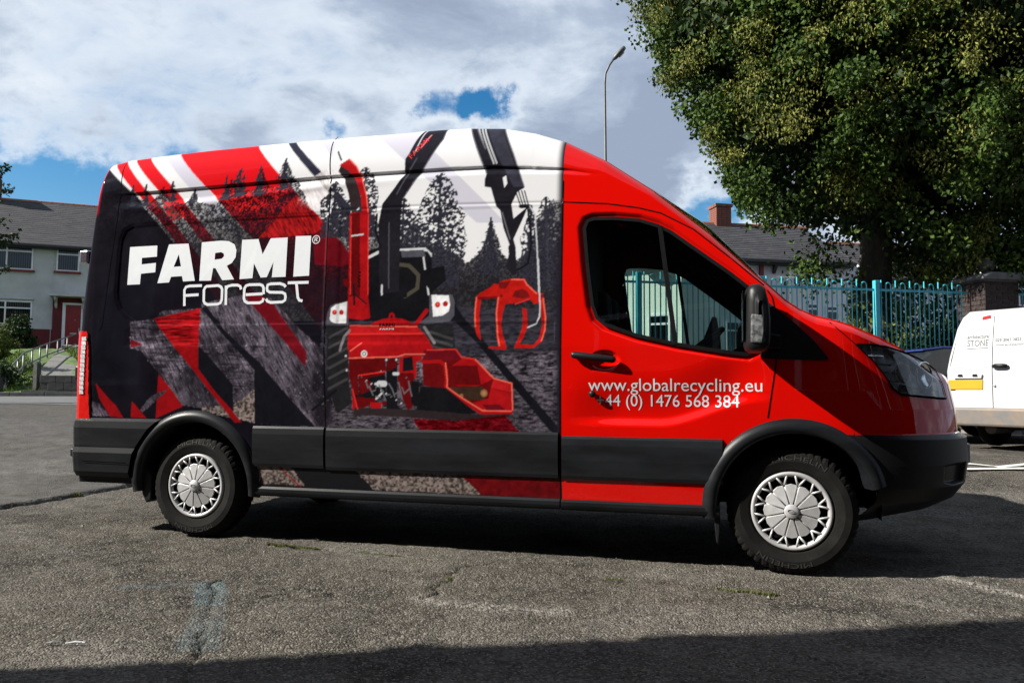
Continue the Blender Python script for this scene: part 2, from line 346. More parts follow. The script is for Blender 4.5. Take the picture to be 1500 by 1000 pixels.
# street running past the houses
mat('road', (.085,.085,.087), rough=.9, var=.2, vscale=3, bump=.3, bscale=60)
mat('kerb_stone', (.08,.08,.079), rough=.9, var=.25, vscale=4, bump=.3, bscale=40)
KD = Vector((.94,.342,0)).normalized(); KN = Vector((-.342,.94,0)); K0 = Vector((-16.1,11.9,0))
def kp(a, b, z=None):
    p = K0+KD*a+KN*b; return (p.x, p.y, (float(T(p.x, p.y)) if z is None else z))
def road():
    mb = MB(); bs = [-6.3,-4.5,-3,-1.5,-.15]
    As = np.linspace(-40, 60, 60)
    for a in As:
        for b in bs: x, y, z = kp(a, b); mb.v.append((x, y, z+.012))
    k = len(bs); mb.f = [(i*k+j, (i+1)*k+j, (i+1)*k+j+1, i*k+j+1) for i in range(len(As)-1) for j in range(k-1)]
    tag(mb.build('road', 'road'), 'grey road passing in front of the house', kind='structure')
    for i in range(44):
        a = -18+i*.92; q = [Vector(kp(a, -.15)), Vector(kp(a+.90, -.15))]; z = (q[0].z+q[1].z)/2
        o = MB().obox((q[0].x, q[0].y, z-.1), (q[1]-q[0]), KN*.14, (0,0,.22)).build('kerb_stone', 'kerb_stone', kerb, bevel=.01)
kerb = bpy.data.objects.new('kerb', None); C.objects.link(kerb); tag(kerb, 'grey kerb stones along the far side of the road', kind='structure')
road()
# ---- van body surface (van frame = world frame: x forward, y away from the camera, z up) ----
def ip(v, t): return np.interp(v, [a for a, b in t], [b for a, b in t])
W_T = [(.28,.955),(.36,.975),(.5,.99),(.75,1.0),(1.0,1.004),(1.25,1.0),(1.5,.985),(1.8,.963),(2.1,.937),(2.4,.905),(2.8,.86)]
ZE_T = [(-1.2,2.60),(-.95,2.635),(-.78,2.664),(-.4,2.683),(-.1,2.692),(.4,2.699),(.9,2.702),(1.63,2.702),(1.85,2.694),(2.07,2.672),(2.29,2.617),(2.49,2.536),(2.745,2.388),(3.03,2.18),(3.35,1.905),(3.59,1.667),(3.76,1.505),(3.83,1.455),(3.905,1.418),(4.155,1.362),(4.36,1.303),(4.48,1.25),(4.56,1.195),(4.63,1.13),(4.8,1.08)]
RR_T = [(-1.2,.28),(1.8,.30),(2.3,.26),(2.7,.10),(3.0,.06),(3.7,.05),(3.95,.06),(4.3,.06),(4.8,.05)]   # rounding height under the roof edge
RD_T = [(-1.2,.13),(1.8,.15),(2.3,.13),(2.7,.07),(3.0,.06),(3.7,.06),(3.95,.08),(4.3,.09),(4.8,.04)]   # how far it comes in
XF0, XF1, NF = 3.90, .925, 2.45
XR0, RRC = -.93, .11
_a = np.linspace(0, np.pi/2, 400)
_fx = XF0 + XF1*np.sin(_a)**(2/NF); _fy = np.cos(_a)**(2/NF)
_fs = np.concatenate([[0], np.cumsum(np.hypot(np.diff(_fx), np.diff(_fy)))])
FRONT_END = XF0 + _fs[-1]
_b = np.linspace(0, np.pi/2, 40)
_rx = np.concatenate([XR0 - RRC*np.sin(_b), [XR0-RRC-.012]]); _ry = np.concatenate([1-RRC+RRC*np.cos(_b), [0]])
_rs = np.concatenate([[0], np.cumsum(np.hypot(np.diff(_rx), np.diff(_ry)))])
REAR_END = XR0 - _rs[-1]
def plan(q):
    q = np.asarray(q, float)
    x = np.where(q > XF0, np.interp(q-XF0, _fs, _fx), np.where(q < XR0, np.interp(XR0-q, _rs, _rx), q))
    g = np.where(q > XF0, np.interp(q-XF0, _fs, _fy), np.where(q < XR0, np.interp(XR0-q, _rs, _ry), 1.0))
    return x, g
BF_T = [(.26,-.5),(.30,-.36),(.34,-.2),(.40,-.08),(.48,-.02),(.6,0),(.74,-.005),(.77,-.05),(.9,-.06),(1.05,-.09),(1.2,-.13),(1.5,-.16)]
BR_T = [(.3,.05),(.9,.05),(1.4,.03),(1.6,.03),(2.2,.06),(2.5,.09),(2.6,.13),(2.7,.2)]
def surf(q, z):
    """half width and x of the body skin below the roof rounding"""
    x, g = plan(q)
    kf = np.clip((q-XF0)/.60, 0, 1); kf = kf*kf*(3-2*kf)
    kr = np.clip((XR0+.02-q)/.1, 0, 1)
    return x + kf*ip(z, BF_T) + kr*ip(z, BR_T), ip(z, W_T)*g
ART = [
('p','white',[-1033,2685,-624,2371,-387,2127,29,1716,289,1441,918,1430,2528,1040,2481,2711,794,2874,-1068,2896]),
('p','red',[-930,2679,-851,2712,-291,2167,252,1575,160,1549,-393,2172]),
('p','red',[-780,2715,-656,2722,-323,2422,-57,2140,231,1827,585,1445,513,1392,190,1758,-192,2176,-420,2383]),
('p','lav',[-516,2719,-395,2726,56,2294,309,2007,214,2012,-75,2302]),
('p','red',[-395,2726,227,2754,516,2454,818,2164,1137,1807,1167,1251,1024,1253,373,1990,55,2302,-153,2495]),
('p','lav',[714,2751,923,2756,914,2535]),
('p','lav',[1106,2762,1397,2760,1995,2162,2132,2017,1947,2027,1808,2153]),
('p','navy',[463,2751,527,2746,900,2385,1083,2177,1090,2080,908,2292]),
('p','mist',[677,2215,740,2367,894,2456,1007,2406,986,2294,818,2164]),
('x','forest',[-932,2508,-744,2399,-598,2349,-509,2283,-438,2349,-379,2416,-333,2323,-192,2265,-133,2370,-83,2278,72,2250,124,2363,171,2429,213,2338,351,2339,393,2504,453,2362,548,2346,575,2531,657,2396,738,2282,856,2065,922,2117,1014,2195,1119,2097,1177,2232,1243,2113,1318,1974,1460,1945,1527,2084,1589,1961,1693,1890,1821,1833,1895,1774,1988,1869,2044,2039,2112,1821,2183,1767,2267,1815,2326,1990,2374,2116,2437,2147,2513,2108,2527,642,-788,558]),
('p','dred',[815,2011,884,2091,1026,1947,1137,1807,1037,1784,845,1804]),
('x','redmist',[404,2003,518,2110,588,2191,671,2286,818,2164,930,2061,815,2011,619,2000]),
('x','redspeck',[0,2357,110,2394,275,2354,495,2354,666,2343,594,2291,445,2228,356,2176,259,2195,123,2276]),
('x','redspeck',[-504,2373,-395,2322,-289,2152,-176,2176,-203,2266,-342,2303]),
('t','pine',[1697,2371,1629,164]),
('t','fir',[2039,2057,1704,96]),
('t','fir',[570,2552,2338,72]),
('t','fir',[386,2509,2302,58]),
('t','pine',[234,2500,2311,48]),
('t','fir',[129,2457,2294,49]),
('t','fir',[-305,2446,2310,50]),
('t','fir',[-525,2436,2283,46]),
('t','fir',[-635,2438,2289,41]),
('t','fir',[-128,2380,2260,44]),
('t','pine',[1171,2441,1979,115]),
('t','pine',[962,2362,1989,97]),
('t','pine',[1454,2215,1811,102]),
('t','pine',[2385,2167,1609,91]),
('t','pine',[2293,2121,1612,55]),
('x','ground',[929,1209,1538,1227,1982,1211,2279,1258,2527,1256,2527,642,795,598,779,1299]),
('x','grass',[918,1430,1709,1501,2524,1483,2527,1232,1982,1203,930,1192]),
('x','spray',[9,1568,304,1614,538,1587,709,1430,896,1276,1009,1186,1018,755,462,765,62,861,-94,880,-273,1077,-438,1252,-529,1274,-546,1451,-352,1470,-307,1522,12,1535]),
('x','logs',[-545,1446,-352,1470,15,1505,20,1285,560,1279,406,1128,441,1108,446,987,295,986,5,1129,-273,1087,-438,1252,-529,1274]),
('x','chips',[62,866,298,884,457,987,462,770,63,841]),
('p','dred',[-534,1331,-429,1289,-529,1271]),
('p','mred',[-364,1470,0,1535,23,1129,203,944,364,772,312,771,-19,1119,-294,1389]),
('x','streak',[-364,1470,0,1535,14,1285,-180,1281,-294,1389]),
('p','ink',[18,1279,171,1139,294,1016,298,844,167,965,23,1124]),
('p','dred',[339,1613,449,1620,553,1550,826,1232,822,1137,684,1278,384,1560]),
('p','ink',[6,1537,53,1542,210,1376,479,1169,598,1047,899,755,462,765,450,1113,356,1210,201,1345]),
('p','mred',[-288,1087,-189,994,-88,872,-178,838,-300,789]),
('p','mred',[-682,917,-629,875,-563,791,-678,797]),
('p','mred',[-800,1027,-666,902,-566,797,-673,799,-764,919]),
('p','mred',[-495,904,-377,791,-503,794]),
('x','spray',[-833,901,-762,883,-673,799,-829,802]),
('x','spray',[-426,845,-341,940,-195,991,-303,909,-407,824]),
('p','black',[1224,1875,1294,1899,1449,1892,1630,1871,1660,1817,1670,1570,1832,1541,1836,1413,976,1428,986,1521,1113,1558,1242,1555]),
('l','steel',16,[1226,1834,1293,1865]),
('p','steel',[1443,1882,1616,1882,1659,1844,1660,1817,1631,1858,1443,1871]),
('p','grey2',[1450,1868,1603,1870,1621,1825,1460,1825]),
('l','steel',9,[1605,1820,1649,1584]),
('p','black',[1554,1730,1744,1762,1761,1671,1669,1596]),
('l','hose',20,[1413,1785,1511,1771,1576,1709,1572,1625,1492,1575]),
('l','steel',7,[1406,1788,1418,1629]),
('p','tyre',[959,1394,1127,1398,1120,1339,1125,1079,1152,907,1053,837,994,992,972,1235]),
('p','tyre',[1614,1388,1815,1384,1837,1245,1638,1230,1671,1306]),
('l','tread',14,[982,1323,1104,1383]),
('l','tread',14,[986,1257,1107,1317]),
('l','tread',14,[988,1192,1110,1252]),
('l','tread',14,[990,1126,1112,1187]),
('l','tread',14,[992,1061,1114,1122]),
('l','tread',14,[994,996,1116,1057]),
('l','tread',14,[1669,1348,1813,1304]),
('l','tread',14,[1671,1306,1815,1262]),
('l','tread',14,[1673,1264,1816,1221]),
('p','grey2',[958,1402,959,1473,980,1526,1018,1543,1104,1554,1112,1396]),
('p','fwhite',[980,1442,986,1512,1019,1534,1094,1552,1094,1413,1025,1412,991,1424]),
('p','grey2',[1656,1579,1804,1580,1824,1532,1822,1448,1792,1410,1632,1396,1595,1405,1657,1451]),
('p','fwhite',[1668,1581,1782,1574,1793,1516,1786,1474,1746,1449,1684,1443]),
('c','lamp',17,[1012,1484]),
('c','lamp',17,[1058,1483]),
('c','lamp',18,[1711,1518]),
('c','lamp',18,[1762,1522]),
('c','lampb',8,[1012,1488]),
('c','lampb',8,[1711,1521]),
('p','dark2',[974,2427,997,2483,1069,2434,1129,2332,1161,2191,1093,2126,1060,2266,1023,2367]),
('p','mach',[977,2470,1045,2512,1104,2453,1156,2358,1193,2244,1212,2133,1240,1581,1261,1443,1206,1431,1105,1446,1078,2127,1092,2140,1165,2136,1149,2247,1113,2347,1048,2429]),
('p','machd',[1085,2126,1150,2136,1183,1583,1105,1585]),
('l','steel',8,[1095,1982,1181,1989]),
('l','black',12,[1132,1691,1146,1531]),
('l','black',8,[1147,1597,1229,1536]),
('l','black',10,[951,2571,986,2506]),
('p','machd',[1055,1700,1177,1696,1101,1645,1072,1652]),
('p','blk',[1543,2734,1694,2742,1688,2610,1575,2398,1522,2333,1445,2215,1438,2107,1449,1602,1318,1579,1284,2061,1305,2183,1384,2288,1449,2380,1444,2478,1466,2513]),
('l','steel',6,[1558,2726,1508,2517]),
('l','pink',9,[1545,2551,1595,2644]),
('l','grey2',7,[1526,2479,1401,2245]),
('l','grey2',6,[1358,2057,1378,1630]),
('l','black',12,[1270,2116,1267,2008,1308,1898]),
('p','black',[1282,1593,1504,1614,1506,1568,1283,1567]),
('l','steel',10,[1330,1651,1333,1592]),
('p','blk',[1837,2723,2063,2715,2168,2451,2249,2232,2204,2209,2168,2132,2183,2041,2272,2113,2254,2063,2187,1912,2202,1860,2211,1732,2193,1682,2141,1735,2169,1861,2120,1986,2097,2097,2070,2125,2032,2246,1991,2255,1990,2302,2001,2341]),
('p','navy2',[1951,2712,2056,2702,2239,2239,2177,2243,2062,2459]),
('l','steel',5,[1915,2709,2045,2405]),
('l','steel',5,[1935,2707,2064,2404]),
('p','white',[2106,2307,2128,2319,2137,2266,2119,2240]),
('l','black',5,[2191,2216,2227,2116]),
('l','black',5,[2210,2215,2243,2115]),
('l','black',5,[2230,2214,2260,2114]),
('l','black',5,[2249,2212,2277,2113]),
('l','blk',20,[2227,2116,2278,2113]),
('l','black',10,[2272,2100,2301,1881,2281,1755,2218,1719]),
('l','steel',5,[2285,2113,2318,2059,2336,1854,2356,1528]),
('l','blk',34,[2176,1861,2193,1708]),
('p','mach',[1254,1393,1282,1413,1346,1435,1411,1443,1485,1433,1540,1410,1578,1384]),
('l','mach',9,[1392,1439,1396,1464,1409,1469,1421,1460,1422,1438]),
('p','mach',[1122,1398,1578,1384,1634,1332,1672,1281,1696,1238,1638,1213,1511,1214,1457,1198,1131,1191,1114,1269,1111,1339]),
('p','machl',[1122,1398,1578,1384,1616,1341,1120,1343]),
('p','machd',[1126,1186,1374,1190,1385,1113,1191,1079,1203,959,1250,942,1315,942,1315,908,1195,864,1162,864,1150,1010,1130,1079]),
('p','mach',[1155,1001,1195,881,1195,864,1159,864]),
('p','black',[1196,1074,1377,1100,1389,943,1250,938,1194,950,1180,933,1165,963,1203,954]),
('p','machd',[1196,1079,1376,1104,1372,1087,1248,1061,1276,1044,1296,993,1212,959]),
('p','mach',[1278,912,1357,913,1353,856,1288,855]),
('p','machd',[1357,917,1426,922,1408,901,1362,896]),
('p','black',[1384,1181,1457,1189,1462,893,1517,860,1390,858]),
('p','machd',[1384,1181,1453,1185,1449,1130,1395,1104]),
('p','mach',[1471,1189,1530,1206,1620,1205,1621,1171,1585,1163,1587,1070,1551,1054,1469,1079]),
('p','black',[1494,1189,1557,1197,1568,1113,1496,1104]),
('p','machd',[1459,1096,1568,1096,1580,911,1535,860,1471,994]),
('p','black',[1551,1045,1605,1045,1607,886,1553,911]),
('l','mach',22,[1573,1397,1638,1481]),
('l','white',8,[1349,1104,1349,1103]),
('c','white',22,[1231,1216]),
('c','dark2',14,[1231,1216]),
('c','white',8,[1231,1216]),
('c','steel',8,[1314,1027]),
('l','steel',30,[1337,1028,1374,1028]),
('l','steel',10,[1320,934,1365,977]),
('l','steel',16,[1436,1091,1464,1091]),
('c','steel',7,[1384,1177]),
('c','steel',7,[1451,1178]),
('c','steel',7,[1105,1204]),
('c','steel',7,[1114,1113]),
('l','hose2',14,[1628,1379,1699,1280]),
('l','hose2',14,[1119,1365,1083,1322,1063,1239]),
('p','machd',[1622,1179,1653,1239,1837,1241,1877,1193,1955,1182,2081,1059,2196,1037,2204,862,2013,845,1793,991,1633,1020]),
('p','dred',[1629,1235,1840,1241,1872,1170,1630,1179]),
('p','mach',[1775,1111,1885,1185,1966,1180,2081,1059,1981,1014,1793,1021]),
('p','machd',[1791,1141,1979,1140,2004,1022,1793,1021]),
('p','bark',[1801,1006,2012,1014,2028,933,1904,932,1888,962,1809,976]),
('c','wood',23,[2023,974]),
('c','wood2',14,[2023,974]),
('c','wood',13,[1880,957]),
('p','machl',[2081,1054,2196,1030,2193,978,2066,1007]),
('p','mach',[2066,1004,2196,975,2206,869,2174,854,2028,845,2005,881,1951,918,2051,941]),
('p','dred',[2013,904,2120,908,2158,876,2044,870]),
('l','mach',18,[1630,1164,1742,1166,1772,1141,1784,1051,1777,1006,1872,939,2005,859,2189,859]),
('p','black',[1617,1013,1777,1006,1982,852,1731,833,1586,839,1601,945]),
('p','dark2',[1172,879,1602,869,1998,844,2196,854,2151,825,1857,805,1521,823,1164,833]),
('l','black',14,[880,861,1043,987]),
('x','redtint',[1562,816,1857,805,2151,847,2257,728,1619,734]),
('p','ink',[1828,1511,1878,1441,2102,1199,2479,779,2479,734,2435,750,1977,1274,1835,1404]),
('p','grap',[2104,1650,2176,1666,2259,1663,2277,1633,2338,1578,2376,1571,2382,1544,2401,1421,2397,1347,2376,1283,2328,1244,2208,1242,2213,1264,2241,1269,2328,1261,2360,1305,2377,1379,2367,1475,2350,1513,2323,1508,2295,1546,2197,1516,2147,1512,2131,1458,2122,1383,2135,1318,2164,1243,2148,1234,2048,1244,2047,1255,2114,1256,2096,1308,2087,1459,2096,1551,1994,1554,1983,1461,1986,1363,1999,1293,1973,1320,1956,1375,1952,1462,1960,1560,1982,1582,2049,1618,2071,1640,2116,1627]),
('p','grapd',[2185,1555,2206,1592,2250,1602,2283,1584,2300,1552,2251,1542]),
('p','grapd',[2098,1644,2176,1653,2144,1605,2105,1611]),
('p','grap',[2252,1488,2280,1477,2287,1380,2267,1316,2235,1258,2213,1258,2250,1349,2259,1423]),
('p','grapd',[1966,1558,2095,1562,2096,1548,1978,1543]),
('c','grapd',10,[2120,1562]),
('c','grapd',10,[2369,1555]),
('l','steel',5,[2345,1778,2361,1507,2360,1432,2342,1390,2288,1367]),
('l','hl3',5,[1045,2509,1106,2450,1154,2358,1190,2245,1209,2133]),
('l','hl',4,[1210,2119,1237,1595]),
('l','hl',4,[1088,2112,1114,1598]),
('l','hl2',5,[1694,2735,1689,2606,1575,2395,1525,2330,1448,2212]),
('l','hl2',4,[2063,2708,2171,2451,2245,2239]),
('l','hl2',4,[1841,2716,1999,2341]),
('l','steel',3,[1898,2697,1976,2523]),
('l','hl2',7,[1890,2695,1984,2508]),
('l','hl2',4,[2110,2083,2164,1913]),
('l','hl3',4,[1124,1397,1578,1383]),
('l','hl',4,[1120,1342,1618,1339]),
('l','hl3',4,[1126,1189,1457,1196,1511,1212,1638,1211]),
('l','hl',4,[1196,1080,1376,1104]),
('l','hl',4,[1157,993,1193,871]),
('l','hl3',4,[1135,1234,1208,1284]),
('l','hl3',4,[1775,1156,1789,1051,1787,1009,1880,947,2013,870,2193,868]),
('l','hl3',4,[1966,1177,2084,1062,2196,1034,2202,876]),
('l','hl',4,[1653,1236,1840,1239,1877,1190,1957,1180]),
('l','hl3',4,[2101,1551,2092,1459,2102,1319,2116,1258]),
('l','hl3',4,[1962,1555,1955,1462,1960,1380]),
('l','hl3',4,[2380,1539,2397,1421,2393,1347,2374,1289]),
('l','hl3',4,[2182,1661,2259,1659,2277,1628,2338,1572]),
('l','hl',4,[2208,1511,2295,1539]),
('c','hl2',4,[1219,1070]),
('c','steel',4,[1288,1030]),
('c','steel',4,[1357,990]),
('c','hl2',4,[1424,951]),
('c','steel',4,[1491,912]),
('c','steel',4,[1253,1049]),
('c','hl2',4,[1322,1009]),
('c','steel',4,[1389,969]),
('c','steel',4,[1457,930]),
('c','hl2',4,[1521,1068]),
('c','steel',4,[1286,1027]),
('c','steel',4,[1354,988]),
('c','hl2',4,[1422,948]),
('c','steel',4,[1489,909]),
('c','steel',4,[1250,1046]),
('c','hl2',4,[1319,1006]),
('c','steel',4,[1387,967]),
('c','steel',4,[1454,927]),
('c','hl2',4,[1518,1065]),
('c','steel',4,[1283,1025]),
('c','steel',4,[1351,985]),
('c','hl2',4,[1419,946]),
('c','steel',4,[1486,907]),
('c','steel',4,[1247,1043]),
('c','hl2',4,[1316,1004]),
('c','steel',4,[1384,964]),
('l','hl2',4,[1248,1044,1263,1002]),
('l','hl2',4,[1271,1013,1298,957]),
('l','hl2',4,[1294,981,1314,988]),
('l','hl2',4,[1317,950,1348,943]),
('l','hl2',4,[1338,1021,1364,975]),
('l','hl2',4,[1361,989,1380,930]),
('l','hl2',4,[1383,958,1413,962]),
('l','hl2',4,[1404,1029,1429,993]),
('l','hl2',4,[1427,997,1445,948]),
('l','hl2',4,[1449,966,1478,980]),
('l','hl2',4,[1470,1036,1494,935]),
('l','hl2',4,[1492,1005,1509,967]),
('l','hl2',4,[1514,974,1542,998]),
('l','hl2',4,[1535,1044,1558,953]),
('x','fade'),
('x','chips',[1165,498,1872,480,2001,366,1304,369]),
('x','dark',[474,492,1165,498,1304,369,469,364]),
('x','chips',[483,506,722,505,820,377,493,378]),
('l','mred',5,[623,502,790,371]),
('x','redtint2',[1872,480,2485,476,2483,361,2001,366])]
FARMI_ = {'F':[[-613,1983,-387,1984,-382,1905,-505,1901,-502,1854,-385,1861,-383,1794,-500,1788,-501,1713,-606,1712]],'A':[[-292,1988,-134,1987,-58,1724,-151,1722,-164,1760,-251,1758,-264,1719,-358,1716],[-205,1915,-237,1827,-178,1829]],'R':[[-28,1991,120,1996,184,1990,231,1965,249,1925,247,1876,222,1838,184,1819,248,1724,157,1721,97,1806,79,1807,69,1721,-23,1723],[85,1912,131,1916,152,1906,157,1886,140,1870,85,1865]],'M':[[287,1994,412,1994,452,1888,505,1995,632,1995,636,1729,534,1729,538,1832,496,1731,450,1730,392,1828,388,1728,290,1724]],'I':[[691,2001,805,1999,808,1731,693,1728]]}
FOREST_ = [[-125,1552,-135,1662,-124,1683,-96,1689,1,1689],[-132,1624,-19,1627],[40,1683,129,1686,153,1675,162,1658,165,1588,156,1566,134,1558,58,1557,35,1566,25,1583,20,1658,28,1676,40,1683],[199,1551,190,1684],[192,1657,204,1678,235,1685,278,1684,300,1675,308,1654],[473,1620,346,1617],[481,1617,478,1659,468,1676,446,1683,368,1684,344,1678,333,1659,334,1594,343,1573,366,1561,455,1560,477,1570,483,1590],[642,1661,629,1675,598,1685,530,1685,507,1679,503,1658,507,1640,526,1629,618,1625,640,1615,645,1595,643,1574,625,1562,539,1560,513,1569,502,1585],[655,1688,808,1687],[719,1686,736,1590,748,1570,772,1565]]
# ------------------------------------------------------------------ the printed wrap, drawn as flat print in side coordinates (mm)
COL = dict(white=(.57,.575,.60), red=(.50,.006,.010), lav=(.43,.425,.50), navy=(.018,.018,.032), mist=(.62,.58,.60), redmist=(.36,.008,.008),
           dred=(.10,.004,.008), mred=(.20,.004,.006), ink=(.006,.006,.009), black=(.006,.006,.008), blk=(.011,.010,.014), dark2=(.02,.014,.016),
           steel=(.42,.43,.46), grey2=(.055,.055,.07), hose=(.05,.045,.034), hose2=(.14,.13,.14), tyre=(.012,.012,.014), tread=(.035,.034,.038),
           fwhite=(.57,.575,.60), lamp=(.30,.012,.010), lampb=(.75,.06,.03), mach=(.27,.005,.007), machl=(.33,.008,.010), machd=(.085,.003,.004), pink=(.5,.12,.15), hl=(.50,.022,.018), hl2=(.10,.10,.12), hl3=(.62,.10,.07),
           navy2=(.028,.028,.042), grap=(.36,.008,.006), grapd=(.12,.006,.006), bark=(.035,.018,.012), wood=(.20,.09,.04), wood2=(.28,.15,.07))
PX0, PX1, PZ0, PZ1, PS = -1300, 2530, 290, 2780, 2.5
def paint():
    nx, nz = int((PX1-PX0)/PS), int((PZ1-PZ0)/PS)
    xs = PX0+(np.arange(nx)+.5)*PS; zs = PZ0+(np.arange(nz)+.5)*PS
    X, Z = np.meshgrid(xs, zs, indexing='ij')
    img = np.zeros((nx, nz, 3), np.float32)
    n_f = fbm(X/22, Z/22, 3, 3); n_c = fbm(X/160, Z/160, 4, 5); n_s = vnoise(X/7, Z/7, 9); n_d = fbm((X+Z*.6)/9, (Z-X*1.1)/70, 3, 11); n_h = fbm(X/90, Z/8, 3, 13); n_g = fbm(X/30, Z/9, 4, 21)
    img[:] = np.array((.0075,.0068,.0105))*(.5+n_c[..., None])
    img += (np.clip(n_f-.62, 0, 1)*.05*(n_c > .5))[..., None]*np.array((1.2,.25,.4))
    def win(x0, x1, z0, z1, pad):
        a = max(0, int((x0-pad-PX0)/PS)); b = min(nx, int((x1+pad-PX0)/PS)+2); c = max(0, int((z0-pad-PZ0)/PS)); d = min(nz, int((z1+pad-PZ0)/PS)+2)
        return slice(a, max(a, b)), slice(c, max(c, d))
    def area(pts, jit=0):
        p = np.array(pts, float).reshape(-1, 2); w = win(p[:,0].min(), p[:,0].max(), p[:,1].min(), p[:,1].max(), 4+jit*2)
        x, z = X[w], Z[w]
        if jit: x = x+(n_f[w]-.5)*jit*2; z = z+(n_c[w]-.5)*jit+(n_s[w]-.5)*jit
        return w, inside(x, z, p)
    for op in ART:
        k = op[0]
        if k == 'p':
            w, m = area(op[2]); c = np.array(COL[op[1]])
            sub = img[w]; f = (.45+.65*n_c[w]+.45*n_f[w])[..., None] if op[1] not in ('white','red','lav','navy') else 1.0
            if op[1] in ('mist','redmist'): f = (.45+1.1*n_d[w])[..., None]
            if op[1] in ('mist',): sub[m] = (sub*.35+.65*c*f)[m]
            else: sub[m] = np.broadcast_to(c*f, sub.shape)[m]
        elif k == 'l':
            p = np.array(op[3], float).reshape(-1, 2); w = win(p[:,0].min(), p[:,0].max(), p[:,1].min(), p[:,1].max(), 60)
            hw = op[2]*.62 if op[2] > 5 else 4; m = dseg(X[w], Z[w], p) < hw; img[w][m] = COL[op[1]]
        elif k == 'c':
            x, z = op[3]; w = win(x, x, z, z, 90); m = np.hypot(X[w]-x, Z[w]-z) < op[2]*.98; img[w][m] = COL[op[1]]
        elif k == 't':
            kind, (x, z1, z0, hw) = op[1], op[2]
            w = win(x-hw*1.5, x+hw*1.5, z0, z1, 10); xx, zz = X[w], Z[w]; t = np.clip((z1-zz)/(z1-z0), -.2, 1.3)
            if kind == 'fir': env = hw*np.clip(t, 0, 1)**.85*(.55+.6*np.abs(((t*11) % 1)-.25)); m = (np.abs(xx-x) < env*(.15+1.7*vnoise(xx/9, zz/7, 41))) & (t > 0)
            else: env = hw*(np.clip(t*2.6, 0, 1)**.6)*(.55+.6*n_c[w]); m = (np.abs(xx-x) < env*1.15) & (t > 0) & (fbm(xx/14, zz/11, 2, 77)+.3*n_s[w] > .56+.16*(np.abs(xx-x)/hw)-.22*t)
            m |= (np.abs(xx-x) < 7) & (t > 0)
            img[w][m] = (np.array((.016,.016,.024))*(.5+1.4*n_s[w][..., None]))[m]
        elif k == 'x':
            nm = op[1]
            if nm == 'fade':
                f = sstep(2488, 2438, X)[..., None]; img *= f; img += (1-f)*np.array((.012,.009,.016)); continue
            w, m = area(op[2], 16 if nm == 'forest' else 10); sub = img[w]; x, z = X[w], Z[w]
            sp = np.clip((n_f[w]*.6+n_s[w]*.55-.52)*3.2, 0, 1)
            if nm == 'forest':
                dp = np.clip((2240-z)/420, 0, 1)
                dp = np.where(x > 900, np.clip((2050-z)/420, 0, 1), dp)
                amt = (.60*(1-dp)**2+.03)*sp+.018*(1-dp)+.010; new = sub*amt[..., None]
                new += np.array((.006,.0055,.009))*(.4+n_c[w][..., None]); sub[m] = new[m]
            elif nm == 'redmist':
                f = np.clip(n_d[w]*1.5-.15+.3*(n_f[w]-.5), 0, 1); sub[m] = (np.array((.34,.008,.008))*f[..., None]+sub*.4)[m]
            elif nm == 'redspeck':
                q = m & (sp > .25); sub[q] = (np.array((.46,.010,.012))*(.4+.8*sp[..., None]))[q]
            elif nm == 'ground':
                b = np.clip((n_g[w]-.30)*1.5, 0, 1)*(.35+.9*n_c[w])+.35*np.clip(n_s[w]-.72, 0, 1); fall = .75+.5*np.exp(-((z-1110)/70)**2)
                sub[m] = (np.array((.20,.175,.215))*(b*fall*(.55+.9*n_s[w]))[..., None]+np.array((.006,.005,.008)))[m]
            elif nm == 'grass':
                b = np.clip(n_g[w]*1.1-.25, 0, 1)*.5+.6*np.clip(n_s[w]*n_f[w]-.42, 0, 1); sub[m] = (np.array((.080,.075,.10))*b[..., None]+np.array((.009,.0085,.013)))[m]
            elif nm == 'spray':
                b = np.clip((n_d[w]-.22)*1.7, 0, 1); v = np.clip(2.6*n_c[w]-.75, .04, 1.3)*(.7+.7*n_s[w]); sub[m] = (np.array((.125,.105,.138))*(b*v)[..., None]+(.5*np.clip(n_s[w]*n_f[w]-.50, 0, 1))[..., None]+np.array((.008,.007,.011)))[m]
            elif nm == 'logs':
                b = np.clip((n_h[w]-.5)*4, -.9, 1.4); sub[m] = (sub*(1+.75*b[..., None]*(n_c[w] > .38)[..., None]))[m]
            elif nm == 'streak':
                b = np.clip((n_h[w]-.45)*3.5, -.85, 1.2); sub[m] = (sub*(1+b[..., None]))[m]
            elif nm == 'chips':
                b = np.clip((fbm(x/13, z/11, 2, 31)-.32)*2.3, 0, 1); sub[m] = (np.array((.20,.165,.155))*b[..., None]+np.array((.03,.022,.02)))[m]
            elif nm == 'dark': sub[m] = (.008,.008,.010)
            elif nm == 'redtint': sub[m] = (sub*np.array((1.5,.06,.10))+np.array((.02,0,0)))[m]
            elif nm == 'redtint2': sub[m] = (np.array((.12,.003,.005))*(.35+.9*n_f[w][..., None]))[m]
    # rear corner: white wrap turning red at the edge, dark below
    k = (X < -790); g = np.clip((Z-2230-(n_c-.5)*240)/120, 0, 1)
    edge = np.array((.50,.008,.012)); dk = np.array((.010,.009,.014))
    e = k & (X < -905); img[e] = (edge*g[..., None]*(.6+.6*n_c[..., None])+dk*(1-g[..., None]))[e]
    # soften by one cell so that edges read as print
    b = img.copy()
    for a in (0, 1): b = (np.roll(b, 1, a)+4*b+np.roll(b, -1, a))/6
    return b
